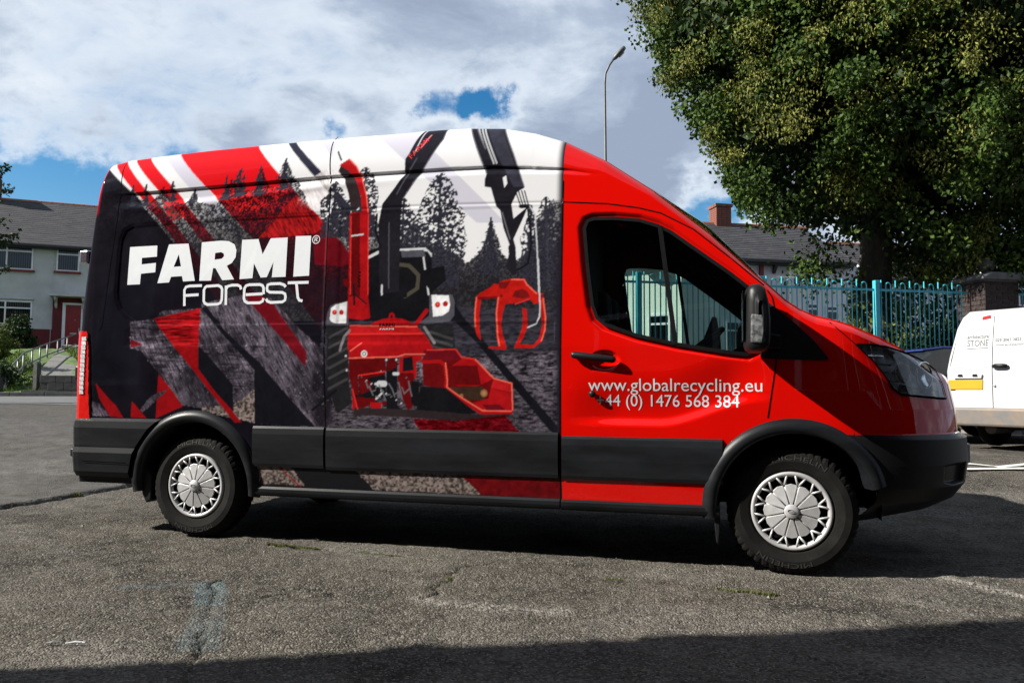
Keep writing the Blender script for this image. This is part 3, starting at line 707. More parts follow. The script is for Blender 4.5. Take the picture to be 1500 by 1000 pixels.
def print_at(img, x, z):
    i = np.clip((np.asarray(x)*1000-PX0)/PS-.5, 0, img.shape[0]-1.001); j = np.clip((np.asarray(z)*1000-PZ0)/PS-.5, 0, img.shape[1]-1.001)
    a = i.astype(int); b = j.astype(int); u = (i-a)[..., None]; v = (j-b)[..., None]
    return (img[a,b]*(1-u)+img[a+1,b]*u)*(1-v)+(img[a,b+1]*(1-u)+img[a+1,b+1]*u)*v
# ------------------------------------------------------------------ van materials
def print_nodes(nt, N, L, p, tc):
    a = N.new('ShaderNodeVertexColor'); a.layer_name = 'print'; L.new(a.outputs[0], p.inputs['Base Color'])
mat('van_wrap', (.5,.5,.5), rough=.5, coat=.3, coat_rough=.04, spec=.0, build=print_nodes)
mat('van_red', (.52,.0028,.0010), rough=.5, coat=.9, coat_rough=.02, spec=.0, var=.03, vscale=3)
mat('van_white', (.58,.585,.61), rough=.3, coat=.5, var=.02, vscale=3)
mat('letter_white', (.55,.575,.61), rough=.35, var=.02, vscale=20)
mat('plastic_black', (.008,.0083,.0095), rough=.42, spec=.22, var=.18, vscale=5, bump=.04, bscale=500)
mat('plastic_trim', (.010,.011,.0130), rough=.38, spec=.17, var=.35, vscale=2.2, bump=.05, bscale=420, stretch=(1,1,4))
mat('rubber', (.0085,.008,.0076), rough=.8, spec=.12, var=.35, vscale=9, bump=.15, bscale=220)
mat('seal_black', (.006,.006,.007), rough=.6, spec=.06, var=.2, vscale=12)
mat('rubber_mark', (.017,.0165,.016), rough=.7, var=.2, vscale=30)
mat('trim_silver', (.40,.40,.41), rough=.42, metal=.25, coat=.1, var=.08, vscale=25)
mat('cavity', (.005,.005,.005), rough=.9, spec=.0, var=.3, vscale=10)
mat('interior', (.020,.021,.023), rough=.75, var=.2, vscale=10)
mat('seat_cloth', (.016,.017,.02), rough=.95, var=.3, vscale=90)
mat('lamp_red', (.55,.010,.008), rough=.12, coat=.7, var=.15, vscale=30)
mat('lamp_clear', (.26,.27,.28), rough=.15, metal=.5, coat=.6, var=.6, vscale=55)
mat('lamp_white', (.55,.56,.58), rough=.2, coat=.5, var=.35, vscale=60)
mat('chrome', (.75,.76,.78), rough=.10, metal=1, var=.04, vscale=20)
mat('lamp_dark', (.62,.64,.67), rough=.4, metal=.0, coat=.5, var=.6, vscale=14)
mat('lamp_amber', (.6,.2,.03), rough=.25, var=.2, vscale=30)
glass('side_glass', (.58,.68,.66), 1.0)
glass('lens_glass', (.92,.95,.97), 2.0)
glass('screen_glass', (.30,.36,.33), 1.1)

WINDOW = [(2.624,1.956),(2.642,2.0),(2.68,2.012),(2.80,2.008),(2.949,1.988),(3.057,1.949),(3.129,1.909),(3.459,1.653),(3.60,1.530),(3.622,1.45),(3.618,1.32),(3.60,1.225),(3.544,1.199),(3.421,1.213),(3.154,1.259),(2.933,1.311),(2.752,1.377),(2.705,1.416),(2.677,1.492),(2.646,1.717)]
DOOR_SEAM = [(2.492,2.127),(2.761,2.1),(2.942,2.065),(3.072,2.026),(3.258,1.919),(3.46,1.743),(3.634,1.586),(3.679,1.515),(3.689,1.468),(3.701,1.332),(3.693,1.144),(3.647,.849)]
DOOR = [(2.492,.2)]+DOOR_SEAM+[(3.45,.70),(3.34,.2)]
HEADLIGHT = [(4.150,1.250),(4.28,1.247),(4.401,1.238),(4.50,1.216),(4.60,1.187),(4.69,1.155),(4.765,1.118),(4.805,1.04),(4.811,.960),(4.70,.963),(4.55,.972),(4.42,.982),(4.372,1.012),(4.33,1.09),(4.28,1.155),(4.21,1.208)]
RECESS = [(.925,2.147),(-.389,2.145),(-.60,2.140),(-.665,2.11),(-.695,2.04),(-.697,1.95),(-.690,1.66),(-.678,1.60),(-.64,1.535),(-.57,1.475),(-.48,1.43),(-.40,1.412),(.94,1.400)]
RECESS2 = [(1.0,2.150),(2.40,2.132),(2.43,1.60),(2.43,1.40),(1.02,1.395)]
TAIL = [(-1.06,1.36),(-1.0,1.392),(-.89,1.385),(-.865,1.25),(-.845,.90),(-.835,.775),(-.93,.77),(-1.04,.785)]
SEAM_MID = [(.878,2.72),(.905,2.5),(.93,2.317),(.929,1.969),(.936,1.563),(.955,1.1),(.973,.754)]
SEAM_REAR = [(-.785,2.66),(-.74,2.434),(-.738,2.191),(-.756,1.848),(-.777,1.426),(-.80,1.39)]
AR_C, AF_C, ARCH_IN, ARCH_OUT = (0.0,.355), (3.785,.355), .418, .495

def relief(q, z, fine=True):
    """how far the skin lies inside the smooth body"""
    d = np.zeros(np.broadcast(q, z).shape)
    def press(poly, depth, soft):
        i = inside(q, z, poly); e = dseg(q, z, poly, True); return depth*np.where(i, sstep(0, soft, e), 0)
    if fine:
        d += press(RECESS, .012, .022)+.004*np.exp(-(dseg(q, z, RECESS, True)/.009)**2)*(q < .93)
        d += press(RECESS2, .004, .03)
        d += .004*np.exp(-((z-ip(q, [(.95,2.160),(1.7,2.154),(2.49,2.127)]))/.008)**2)*(q > .95)*(q < 2.49)
        zt = ip(q, [(-.75,2.372),(.9,2.396),(1.7,2.392),(2.03,2.385),(2.49,2.338),(2.9,2.25)]); zb = ip(q, [(-.75,2.285),(-.4,2.268),(.13,2.295),(.9,2.352),(2.0,2.345),(2.5,2.31),(2.9,2.24)])
        k = sstep(-.82, -.55, q)*sstep(2.75, 2.45, q)
        d += k*.017*sstep(zb-.012, zb+.036, z)*sstep(zt+.006, zt-.006, z)
        d -= k*.007*np.exp(-((z-zb+.022)/.022)**2)*sstep(1.6, .6, q)      # ledge ridge
        k = sstep(-.60, -.50, q)*(q < 2.45); d += k*.006*(sstep(1.268, 1.297, z)*sstep(1.412, 1.383, z)) - k*.002*np.exp(-((z-1.335)/.012)**2)
    # door: soft hollow under the waist, sharper shelf low down
    k = sstep(2.49, 2.85, q)*sstep(3.70, 3.42, q); up = .14*sstep(3.05, 3.6, q); d += k*.030*sstep(1.12+up, .86+up, z)*sstep(.785+up, .845+up, z)
    # window surround
    i = inside(q, z, WINDOW); e = dseg(q, z, WINDOW, True); d += np.where(i, .018, .018*sstep(.045, .012, e))
    # handle cup, lamp surround, wing hollow
    d += .030*np.clip(1-np.hypot((q-2.752)/.085, (z-1.165)/.062)**2, 0, 1)**.5
    d += press([(4.62,.60),(4.74,.61),(4.92,.61),(4.92,.49),(4.74,.485),(4.64,.50)], .035, .02)
    return d
def skin_grid(qs, ns, nr, fine=True, z0=.34):
    q = np.asarray(qs)[:, None]; x0, _ = plan(q); ze = ip(x0, ZE_T); r = ip(x0, RR_T); dd = ip(x0, RD_T)
    t = np.linspace(0, 1, ns)[None]; zl = np.where(q > 4.1, np.minimum(z0, .28), z0); zt = ze-r
    zA = zl+(zt-zl)*t; th = np.linspace(0, np.pi/2, nr+1)[None, 1:]; zB = zt+r*np.sin(th)
    Zz = np.concatenate([zA, zB], 1); Q = np.broadcast_to(q, Zz.shape)
    xA, wA = surf(np.broadcast_to(q, zA.shape), zA); wT = wA[:, -1:]; _, g = plan(q)
    wB = wT-(dd*(1-np.cos(th))+.03*np.sin(th))*g; xB, _ = surf(np.broadcast_to(q, zB.shape), zB)
    X = np.concatenate([xA, xB], 1); Wd = np.concatenate([wA, wB], 1)
    d = relief(Q, Zz, fine)
    # push in along the plan normal
    px = np.gradient(X, axis=0); pw = np.gradient(Wd, axis=0); ln = np.hypot(px, pw)+1e-9
    X = X+d*pw/ln; Wd = Wd-d*px/ln*np.where(px >= 0, 1, 1)
    return Q, X, Wd, Zz
def side_pt(q, z, off=0.0):
    """point on the near side, off metres proud of the skin"""
    x, w = surf(np.float64(q), np.float64(z)); x2, w2 = surf(np.float64(q)+.004, np.float64(z)); ze, r, dd = ip(x, ZE_T), ip(x, RR_T), ip(x, RD_T)
    if z > ze-r:
        t = min(1, (z-ze+r)/r); w0 = surf(np.float64(q), ze-r)[1]; k = dd*(1-math.sqrt(max(0, 1-t*t)))+.03*t; w = w0-k; w2 = w2*0+w-(0)
        return Vector((float(x), -float(w)-off, float(z)))
    tx, tw = float(x2-x), float(w2-w); l = math.hypot(tx, tw)
    return Vector((float(x)-tw/l*off, -(float(w)+tx/l*off), float(z)))
def skin_pt(q, z, off=0.0): return side_pt(q, z, off-float(relief(np.array([q]), np.array([z]))[0]))

# ------------------------------------------------------------------ the van
van = thing('panel_van', 'high roof panel van with red cab and dark forestry machine wrap on its side', 'van')
def build_side(near):
    s = -1 if near else 1
    if near: qs = np.concatenate([np.arange(REAR_END, XR0-.20, .08), np.arange(XR0-.20, 2.49, .0050), np.arange(2.49, 3.95, .0095), np.arange(3.95, 5.0, .008), np.arange(5.0, FRONT_END, .02), [FRONT_END]]); ns, nr = 420, 46
    else: qs = np.concatenate([np.arange(REAR_END, XR0-.2, .1), np.arange(XR0-.2, XF0, .025), np.arange(3.95, FRONT_END, .03), [FRONT_END]]); ns, nr = 90, 14
    Q, X, Wd, Zz = skin_grid(qs, ns, nr, near)
    nq, nz = Q.shape; V = np.stack([X, s*Wd, Zz], -1).reshape(-1, 3)
    idx = np.arange(nq*nz).reshape(nq, nz); F = np.stack([idx[:-1,:-1], idx[1:,:-1], idx[1:,1:], idx[:-1,1:]], -1).reshape(-1, 4)
    if not near: F = F[:, ::-1]
    qc = Q.reshape(-1)[F].mean(1); zc = Zz.reshape(-1)[F].mean(1)
    cut = (np.hypot(qc-AR_C[0], zc-AR_C[1]) < ARCH_IN+.03) | (np.hypot(qc-AF_C[0], zc-AF_C[1]) < ARCH_IN+.03)
    win = inside(qc, zc, WINDOW); lamp = inside(qc, zc, HEADLIGHT); tail = inside(qc, zc, TAIL); door = inside(qc, zc, DOOR)
    bump = (qc > 4.02) & (zc < .766); grille = (qc > 5.06) & (zc > .79) & (zc < 1.0); rearface = qc < XR0-.19
    free = ~(cut | win | lamp | tail)
    def part(name, m, mk, **k):
        return np_mesh(name, V, F[mk], m, van, **k) if mk.any() else None
    cargo = free & (qc < 2.49) & ~rearface
    if near:
        img = paint(); cols = print_at(img, Q.reshape(-1), V[:, 2])
        o = part('cargo_side', 'van_wrap', cargo, cols=cols); tag(o, 'dark printed cargo side with red and white stripes')
    else: part('cargo_side', 'plastic_black', cargo)
    part('rear_door', 'plastic_black', free & rearface)
    d = part('front_door', 'van_red', free & (qc >= 2.49) & door); tag(d, 'red cab door')
    part('front_wing', 'van_red', free & (qc >= 2.49) & ~door & ~bump & ~grille & ((zc < 1.42) & (qc > 3.2)))
    part('cab_roof_side', 'van_red', free & (qc >= 2.49) & ~door & ~bump & ~grille & ~((zc < 1.42) & (qc > 3.2)))
    part('front_bumper', 'plastic_black', free & bump)
    part('grille', 'cavity', free & grille)
    # glass just inside the skin
    G = V.copy(); G[:, 1] -= s*.004; part_g = np_mesh('side_window', G, F[win], 'side_glass', d)
    G = V.copy(); G[:, 1] += s*.004; hl = np_mesh('headlight', G, F[lamp], 'lens_glass', van)
    fw = np.clip((Q.reshape(-1)-4.25)/.45, 0, 1); G = V.copy(); G[:, 1] -= s*.055; G[:, 0] -= .02+.06*fw; FL = F[lamp]
    ed = np.concatenate([FL[:, [0,1]], FL[:, [1,2]], FL[:, [2,3]], FL[:, [3,0]]]); key = np.sort(ed, 1); _, inv, cnt = np.unique(key, axis=0, return_inverse=True, return_counts=True); rim = ed[cnt[inv.ravel()] == 1]
    np_mesh('lamp_bowl', np.concatenate([V, G]), np.concatenate([FL+len(V), np.stack([rim[:,0], rim[:,1], rim[:,1]+len(V), rim[:,0]+len(V)], 1)]), 'lamp_dark', hl)
    G = V.copy(); G[:, 1] += s*.010; G[:, 0] -= .010*(V[:, 0] < XR0); tl = np_mesh('tail_lamp', G, F[tail], 'lamp_red', van)
    return V, Q, Zz, F, d, hl, tl
V_, Q_, Z_, F_, door_near, head_near, tail_near = build_side(True)
_, _, _, _, door_far, head_far, tail_far = build_side(False)
def both(fn):
    for s in (-1, 1): fn(s)
# roof, windscreen and bonnet: strips from edge to edge
def top_strip(name, m, x0, x1, n, crown, lift=0.0):
    xs = np.linspace(x0, x1, n); vs = []; ny = 25
    for x in xs:
        q = x if x <= XF0 else float(np.interp(x, _fx, XF0+_fs)); ze = float(ip(x, ZE_T)); r = float(ip(x, RR_T)); dd = float(ip(x, RD_T))
        w = float(surf(np.float64(q), np.float64(ze-r))[1])-(dd+.03)*float(plan(q)[1]); w = max(w, .02); xx = float(surf(np.float64(q), np.float64(ze))[0])
        c = float(ip(x, crown)) if isinstance(crown, list) else crown
        for j in range(ny):
            u = -1+2*j/(ny-1); k = (1-abs(u)**2.2); vs.append((xx+lift*k, u*w, ze+c*k))
    F = [(i*ny+j, (i+1)*ny+j, (i+1)*ny+j+1, i*ny+j+1) for i in range(n-1) for j in range(ny-1)]
    return np_mesh(name, np.array(vs), np.array(F), m, van)
top_strip('roof', 'van_white', -1.14, 2.49, 60, [(-1.14,.0),(-.8,.045),(2.0,.05),(2.49,.05)])
top_strip('cab_roof', 'van_red', 2.49, 2.80, 12, .05)
ws = top_strip('windscreen', 'screen_glass', 2.80, 3.80, 30, [(2.8,.05),(3.0,.10),(3.3,.15),(3.6,.12),(3.8,.05)])
top_strip('bonnet', 'van_red', 3.80, 4.74, 40, [(3.8,.05),(4.3,.03),(4.6,.02),(4.74,.01)])
# ribbons: shut lines, seals
def ribbon(mb, pts, w, off, s=-1, closed=False, step=.03):
    P = [Vector((a, b)) for a, b in pts]
    if closed: P.append(P[0].copy())
    out = [P[0]]
    for a, b in zip(P[:-1], P[1:]):
        n = max(1, int((b-a).length/step)); out += [a+(b-a)*(k/n) for k in range(1, n+1)]
    L_, R_ = [], []
    for i, p in enumerate(out):
        t = out[min(i+1, len(out)-1)]-out[max(i-1, 0)]
        if closed and i in (0, len(out)-1): t = out[1]-out[-2]
        t = t.normalized() if t.length else Vector((1, 0)); n = Vector((-t.y, t.x))*w/2
        for lst, q in ((L_, p+n), (R_, p-n)):
            v = skin_pt(q.x, q.y, off); lst.append((v.x, v.y if s < 0 else -v.y, v.z))
    for i in range(len(out)-1): mb.quadface(L_[i], L_[i+1], R_[i+1], R_[i])
    return mb
for nm, pts, w, par in (('shut_line', SEAM_MID, .007, van), ('shut_line', SEAM_REAR, .006, van), ('shut_line', [(2.49,2.26),(2.49,2.127),(2.49,1.3),(2.49,.34)], .009, van), ('shut_line', DOOR_SEAM, .008, van),
        ('shut_line', [(3.982,1.372),(4.026,1.335),(4.09,1.290),(4.150,1.252)], .006, van), ('shut_line', [(3.785,1.455),(3.73,1.395)], .006, van)):
    ribbon(MB(), pts, w, .0012).build(nm, 'cavity', par)
gl = [(a, b) for a, b in WINDOW]
both(lambda s: ribbon(MB(), gl, .020, .0075, s, True).build('window_seal', 'seal_black', door_near if s < 0 else door_far, solid=.012))
both(lambda s: ribbon(MB(), [(3.067,1.948),(3.154,1.256)], .026, .010, s).build('window_divider', 'seal_black', door_near if s < 0 else door_far, solid=.012))
both(lambda s: ribbon(MB(), HEADLIGHT, .011, .006, s, True, .02).build('lamp_seal', 'cavity', head_near if s < 0 else head_far))
# black sail panel between door glass and wing
def sail(s):
    mb = MB(); pts = [(3.632,1.506),(3.70,1.452),(3.80,1.362),(3.885,1.275),(3.975,1.163),(3.84,1.165),(3.70,1.170),(3.62,1.176),(3.60,1.21),(3.625,1.32)]
    # fine strips so that it lies on the skin
    for i in range(26):
        qa, qb = 3.60+i*.0145, 3.60+(i+1)*.0145
        def zr(q):
            zz = []
            P = pts+pts[:1]
            for (x0, z0), (x1, z1) in zip(P[:-1], P[1:]):
                if (x0-q)*(x1-q) <= 0 and x0 != x1: zz.append(z0+(z1-z0)*(q-x0)/(x1-x0))
            return (min(zz), max(zz)) if len(zz) > 1 else None
        a, b = zr(qa), zr(qb)
        if not a or not b: continue
        for k in range(4):
            p = [skin_pt(qa, a[0]+(a[1]-a[0])*k/4, .004), skin_pt(qb, b[0]+(b[1]-b[0])*k/4, .004), skin_pt(qb, b[0]+(b[1]-b[0])*(k+1)/4, .004), skin_pt(qa, a[0]+(a[1]-a[0])*(k+1)/4, .004)]
            mb.quadface(*[(v.x, v.y*(-s), v.z) for v in p])
    mb.build('sail_panel', 'plastic_black', van)
both(sail)
# lower mouldings, sill step, arch flares
def strip(name, x0, x1, z0, z1, out_, m, s, n=24, par=None, slant=0):
    prof = [(z0, -.02), (z0, out_*.7), (z0+.02, out_), (z0+(z1-z0)*.45, out_*1.25), (z1-.05, out_*1.15), (z1-.014, out_*.8), (z1, out_*.25), (z1, -.02)]
    mb = MB(); k = len(prof)
    for i in range(n+1):
        for z, o in prof:
            x = x0+(x1-x0)*i/n+slant*(z-z0); v = side_pt(x, z, o); mb.v.append((v.x, v.y*(-s), v.z))
    mb.f += [(i*k+j, (i+1)*k+j, (i+1)*k+j+1, i*k+j+1) for i in range(n) for j in range(k-1)]
    mb.f += [tuple(range(k))[::-1], tuple(n*k+j for j in range(k))]
    return mb.build(name, m, par or van, smooth=False)
def lower(s):
    strip('side_moulding', .455, .965, .492, .752, .016, 'plastic_trim', s)
    strip('side_moulding', .982, 2.478, .484, .748, .016, 'plastic_trim', s, 40)
    strip('side_moulding', 2.50, 3.405, .480, .728, .016, 'plastic_trim', s, par=door_near if s < 0 else door_far)
    strip('sill_step', .46, 2.484, .300, .362, .020, 'plastic_trim', s, 40); strip('sill_step', 2.492, 3.385, .298, .360, .020, 'plastic_trim', s)
    for (cx, cz), nm in ((AR_C, 'wheel_arch_flare'), (AF_C, 'wheel_arch_flare')):
        lo = R(17) if cx > 1 else R(-8); mb = MB(); n = 64; prof = [(ARCH_IN-.012, -.10), (ARCH_IN-.006, .010), (ARCH_IN+.006, .026), (ARCH_IN+.035, .030), (ARCH_OUT-.03, .024), (ARCH_OUT-.006, .012), (ARCH_OUT, -.004)]; k = len(prof)
        for i in range(n+1):
            a = lo+(math.pi+R(8)-lo)*i/n
            for r_, o in prof:
                q, z = cx+r_*math.cos(a), cz+r_*math.sin(a); v = side_pt(q, max(z, .30), o)
                mb.v.append((v.x, v.y*(-s), z))
        mb.f += [(i*k+j, (i+1)*k+j, (i+1)*k+j+1, i*k+j+1) for i in range(n) for j in range(k-1)]
        mb.build(nm, 'plastic_trim', van, smooth=True)
        lb = MB(); n = 40                                   # inner liner
        for i in range(n+1):
            a = R(-6)+(math.pi+R(12))*i/n
            for y in (.93, .42): lb.v.append((cx+(ARCH_IN+.02)*math.cos(a), s*y, cz+(ARCH_IN+.02)*math.sin(a)))
        lb.f += [(2*i, 2*i+1, 2*i+3, 2*i+2) for i in range(n)]; lb.f.append(tuple(2*i+1 for i in range(n+1)))
        lb.build('arch_liner', 'cavity', van)
both(lower)
# rear bumper wraps the corner
def rear_bumper():
    mb = MB(); qs = [-1.9,-1.6,-1.3,-1.16,-1.11,-1.07,-1.03,-.99,-.95,-.90,-.8,-.7,-.6,-.5,-.44,-.36,-.25,-.1]
    prof = [(.375,-.03),(.385,.02),(.42,.036),(.55,.040),(.585,.030),(.60,.032),(.72,.034),(.765,.026),(.785,.004),(.785,-.03)]; k = len(prof)
    for s in (-1, 1):
        i0 = len(mb.v)
        for q in qs:
            for z, o in prof:
                v = side_pt(q, z, o); cut = 0
                v.x = min(v.x, -math.sqrt(max(0, ARCH_OUT**2-(z-AR_C[1])**2))-.004)
                mb.v.append((v.x, v.y*(-s), v.z))
        mb.f += [(i0+i*k+j, i0+(i+1)*k+j, i0+(i+1)*k+j+1, i0+i*k+j+1) for i in range(len(qs)-1) for j in range(k-1)]
    rb = mb.build('rear_bumper', 'plastic_trim', van, smooth=False)
    MB().box(-1.135,-1.05,-.86,.86,.50,.56).build('bumper_step', 'plastic_black', rb, bevel=.01)
rear_bumper()
ribbon(MB(), [(-.86,.49),(-.50,.485)], .006, .0425).build('bumper_crease', 'cavity', van)
# tail lamp inner strip, hinges, rear gutter
def tail_inner(s, par):
    mb = MB()
    for k in range(13):
        z0, z1 = .95+k*.031, .95+(k+1)*.031-.004
        a = [side_pt(q, z, .0155) for q, z in ((-.93,z0),(-.885+.0*k,z0),(-.892,z1),(-.935,z1))]
        mb.quadface(*[(v.x, v.y*(-s), v.z) for v in a])
    mb.build('reversing_lamp', 'lamp_white', par, solid=.002)
tail_inner(-1, tail_near); tail_inner(1, tail_far)
for z in (1.93, 1.10):
    MB().box(-1.06,-.985,-.925,-.80,z-.05,z+.05).build('door_hinge', 'chrome' if z > 1.5 else 'plastic_black', van, bevel=.012)
# lettering: FARMI, forest, web address and telephone number
FAR_LET = FARMI_
def decal(polys, name, m, off=.0022, parent=van):
    """flat printed shape (outline first, then holes) laid on the near side"""
    from mathutils.geometry import tessellate_polygon
    mb = MB()
    L3 = [[Vector((p[i]/1000, p[i+1]/1000, 0)) for i in range(0, len(p), 2)] for p in polys]
    flat = [v for l in L3 for v in l]
    for t in tessellate_polygon(L3): mb.quadface(*[flat[k] for k in t])
    bm = bmesh.new(); vs = [bm.verts.new(v) for v in mb.v]
    for f in mb.f: bm.faces.new([vs[k] for k in f])
    bmesh.ops.remove_doubles(bm, verts=bm.verts, dist=1e-5)
    for v in bm.verts: v.co = skin_pt(v.co.x, v.co.y, off)
    me = bpy.data.meshes.new(name); bm.to_mesh(me); bm.free(); me.materials.append(M[m]); o = bpy.data.objects.new(name, me); C.objects.link(o); o.parent = parent
    return o
for ch in 'FARMI': decal(FAR_LET[ch], 'letter', 'letter_white', .002)
def stroke(pts, w):
    """outline of a thick polyline in mm"""
    P = [Vector((pts[i], pts[i+1])) for i in range(0, len(pts), 2)]; closed = (P[0]-P[-1]).length < 2
    q = []
    for i, p in enumerate(P):
        a = P[i-1] if i else (P[-2] if closed else None); b = P[i+1] if i+1 < len(P) else (P[1] if closed else None)
        t = ((p-a).normalized() if a else Vector((0,0)))+((b-p).normalized() if b else Vector((0,0))); t.normalize(); q.append((p, Vector((-t.y, t.x))))
    l = [p+n*w/2 for p, n in q]; r = [p-n*w/2 for p, n in q]
    return l, r
def stroke_letter(pl, w, name, off=.002):
    mb = MB()
    for k, pts in enumerate(pl):
        l, r = stroke(pts, w)
        for i in range(len(l)-1): mb.quadface(*[skin_pt(v.x/1000, v.y/1000, off+.0004*k) for v in (l[i], l[i+1], r[i+1], r[i])])
    mb.build(name, 'letter_white', van)
for ids in ((0,1),(2,),(3,4),(5,6),(7,),(8,9)): stroke_letter([FOREST_[i] for i in ids], 19, 'letter')
ring = [c for k in range(17) for c in (843+26*math.cos(k*math.pi/8), 1971+27*math.sin(k*math.pi/8))]
stroke_letter([ring, [834,1957,834,1985,846,1985,852,1979,846,1972,834,1971], [843,1971,853,1957]], 5, 'registered_mark')
def text_mesh(txt, bold=0.0, spacing=1.0):
    """outline of a line of type in the built-in font -> triangles in (u, v)"""
    cu = bpy.data.curves.new('type', 'FONT'); cu.body = txt; cu.size = 1; cu.resolution_u = 3; cu.space_character = spacing; cu.offset = bold
    o = bpy.data.objects.new('type', cu); C.objects.link(o)
    dg = bpy.context.evaluated_depsgraph_get(); me = bpy.data.meshes.new_from_object(o.evaluated_get(dg))
    v = np.array([tuple(p.co) for p in me.vertices]); f = [tuple(p.vertices) for p in me.polygons]
    bpy.data.objects.remove(o); bpy.data.curves.remove(cu); bpy.data.meshes.remove(me)
    return v[:, :2], f
def type_on(txt, name, m, fn, parent, x0, x1, z0, cap, spacing=1.0, bold=0.0):
    """type set between x0 and x1 with the given cap height, placed by fn(x, z)"""
    v, f = text_mesh(txt, bold, spacing); u0, u1 = v[:,0].min(), v[:,0].max()
    sx = (x1-x0)/(u1-u0); sz = cap/.70
    mb = MB(); mb.v = [tuple(fn(x0+(a-u0)*sx, z0+b*sz)) for a, b in v]; mb.f = f
    return mb.build(name, m, parent)
type_on('www.globalrecycling.eu', 'web_address', 'letter_white', lambda x, z: skin_pt(x, z, .0016), door_near, 2.655, 3.620, .993, .072)
type_on('+44 (0) 1476 568 384', 'telephone_number', 'letter_white', lambda x, z: skin_pt(x, z, .0016), door_near, 2.702, 3.497, .905, .067)
type_on('FARMI', 'machine_lettering', 'cavity', lambda x, z: skin_pt(x, z, .0016), van, 1.325, 1.428, 1.386, .024)
type_on('FARMI', 'machine_lettering', 'letter_white', lambda x, z: skin_pt(x, z, .0016), van, 1.330, 1.425, 1.366, .010)
def rot_type(txt, cx, cz, ang, ln, cap, m):
    v, f = text_mesh(txt); u0, u1 = v[:,0].min(), v[:,0].max(); mb = MB(); ca, sa = math.cos(ang), math.sin(ang)
    for a, b in v:
        u = (a-u0)/(u1-u0)*ln; w = b*cap/.7; p = skin_pt(cx+u*ca-w*sa, cz+u*sa+w*ca, .0016); mb.v.append(tuple(p))
    mb.f = f; mb.build('machine_lettering', m, van)
rot_type('FARMI', 1.49, 2.475, R(51), .16, .035, 'lamp_red'); rot_type('FARMI', 1.160, 1.745, R(-90), .10, .020, 'cavity')
# door furniture
def capsule(mb, p0, p1, r, n=10): 
    p0, p1 = Vector(p0), Vector(p1); d = (p1-p0).normalized(); k = [(-.9, .42), (-.6, .8), (0, 1)]
    pts = [p0+d*r*a for a, b in k]+[p1-d*r*a for a, b in reversed(k)]; rr = [r*b for a, b in k]+[r*b for a, b in reversed(k)]
    return mb.tube(pts, rr, n)
def handles(s, par):
    f = lambda q, z, o: (lambda v: (v.x, v.y*(-s), v.z))(skin_pt(q, z, o)); g = lambda q, z, o: (lambda v: (v.x, v.y*(-s), v.z))(side_pt(q, z, o))
    mb = MB(); capsule(mb, g(2.578,1.199,.030), g(2.80,1.172,.030), .021); mb.box(2.575,2.605,min(g(2.59,1.2,.0)[1], g(2.59,1.2,.03)[1]), max(g(2.59,1.2,.0)[1], g(2.59,1.2,.03)[1]),1.184,1.212)
    mb.build('door_handle', 'plastic_black', par, smooth=True)
    a = side_pt(2.681,.973,0); MB().lathe([(0,-.020),(.012,-.019),(.019,-.014),(.021,-.008),(.018,0)], 20, 'y', (a.x, a.y if s < 0 else -a.y-.0, a.z)).build('door_lock', 'plastic_black', par, smooth=True) if s < 0 else None
handles(-1, door_near); handles(1, door_far)
# mirrors
def mirror(s):
    out = [(3.520,1.235),(3.527,1.212),(3.545,1.198),(3.60,1.196),(3.632,1.208),(3.645,1.24),(3.648,1.36),(3.640,1.47),(3.622,1.535),(3.595,1.558),(3.555,1.556),(3.533,1.535),(3.525,1.48)]
    mb = MB(); n = len(out); lv = [(-1.035,.80,.0),(-1.06,.93,0),(-1.12,1.0,0),(-1.22,1.0,.004),(-1.262,.95,.008),(-1.285,.84,.014),(-1.296,.55,.02),(-1.299,.2,.02)]
    for y, k, dx in lv:
        for x, z in out: mb.v.append((3.585+(x-3.585)*k+dx, y*(-s), 1.375+(z-1.375)*(.35+.65*k)))
    for i in range(len(lv)-1): mb.f += [(i*n+j, i*n+(j+1) % n, (i+1)*n+(j+1) % n, (i+1)*n+j) for j in range(n)]
    mb.f += [tuple(range(n)), tuple((len(lv)-1)*n+j for j in range(n))[::-1]]
    mo = mb.build('door_mirror', 'plastic_black', van, smooth=True)
    MB().prism([(3.6,1.235),(3.72,1.225),(3.72,1.30),(3.6,1.32)], lambda x, z: (x, s*.95, z), lambda x, z: (x, s*1.06, z)).build('mirror_arm', 'plastic_black', mo, bevel=.01)
    MB().prism([(3.552,1.245),(3.612,1.240),(3.622,1.30),(3.620,1.375),(3.612,1.392),(3.556,1.394)], lambda x, z: (x, s*1.272, z), lambda x, z: (x, s*1.300, z)).build('indicator_lamp', 'lamp_clear', mo, bevel=.008)
    MB().box(3.5145,3.5185,min(s*1.06, s*1.26),max(s*1.06, s*1.26),1.26,1.52).build('mirror_glass', 'chrome', mo)
both(mirror)
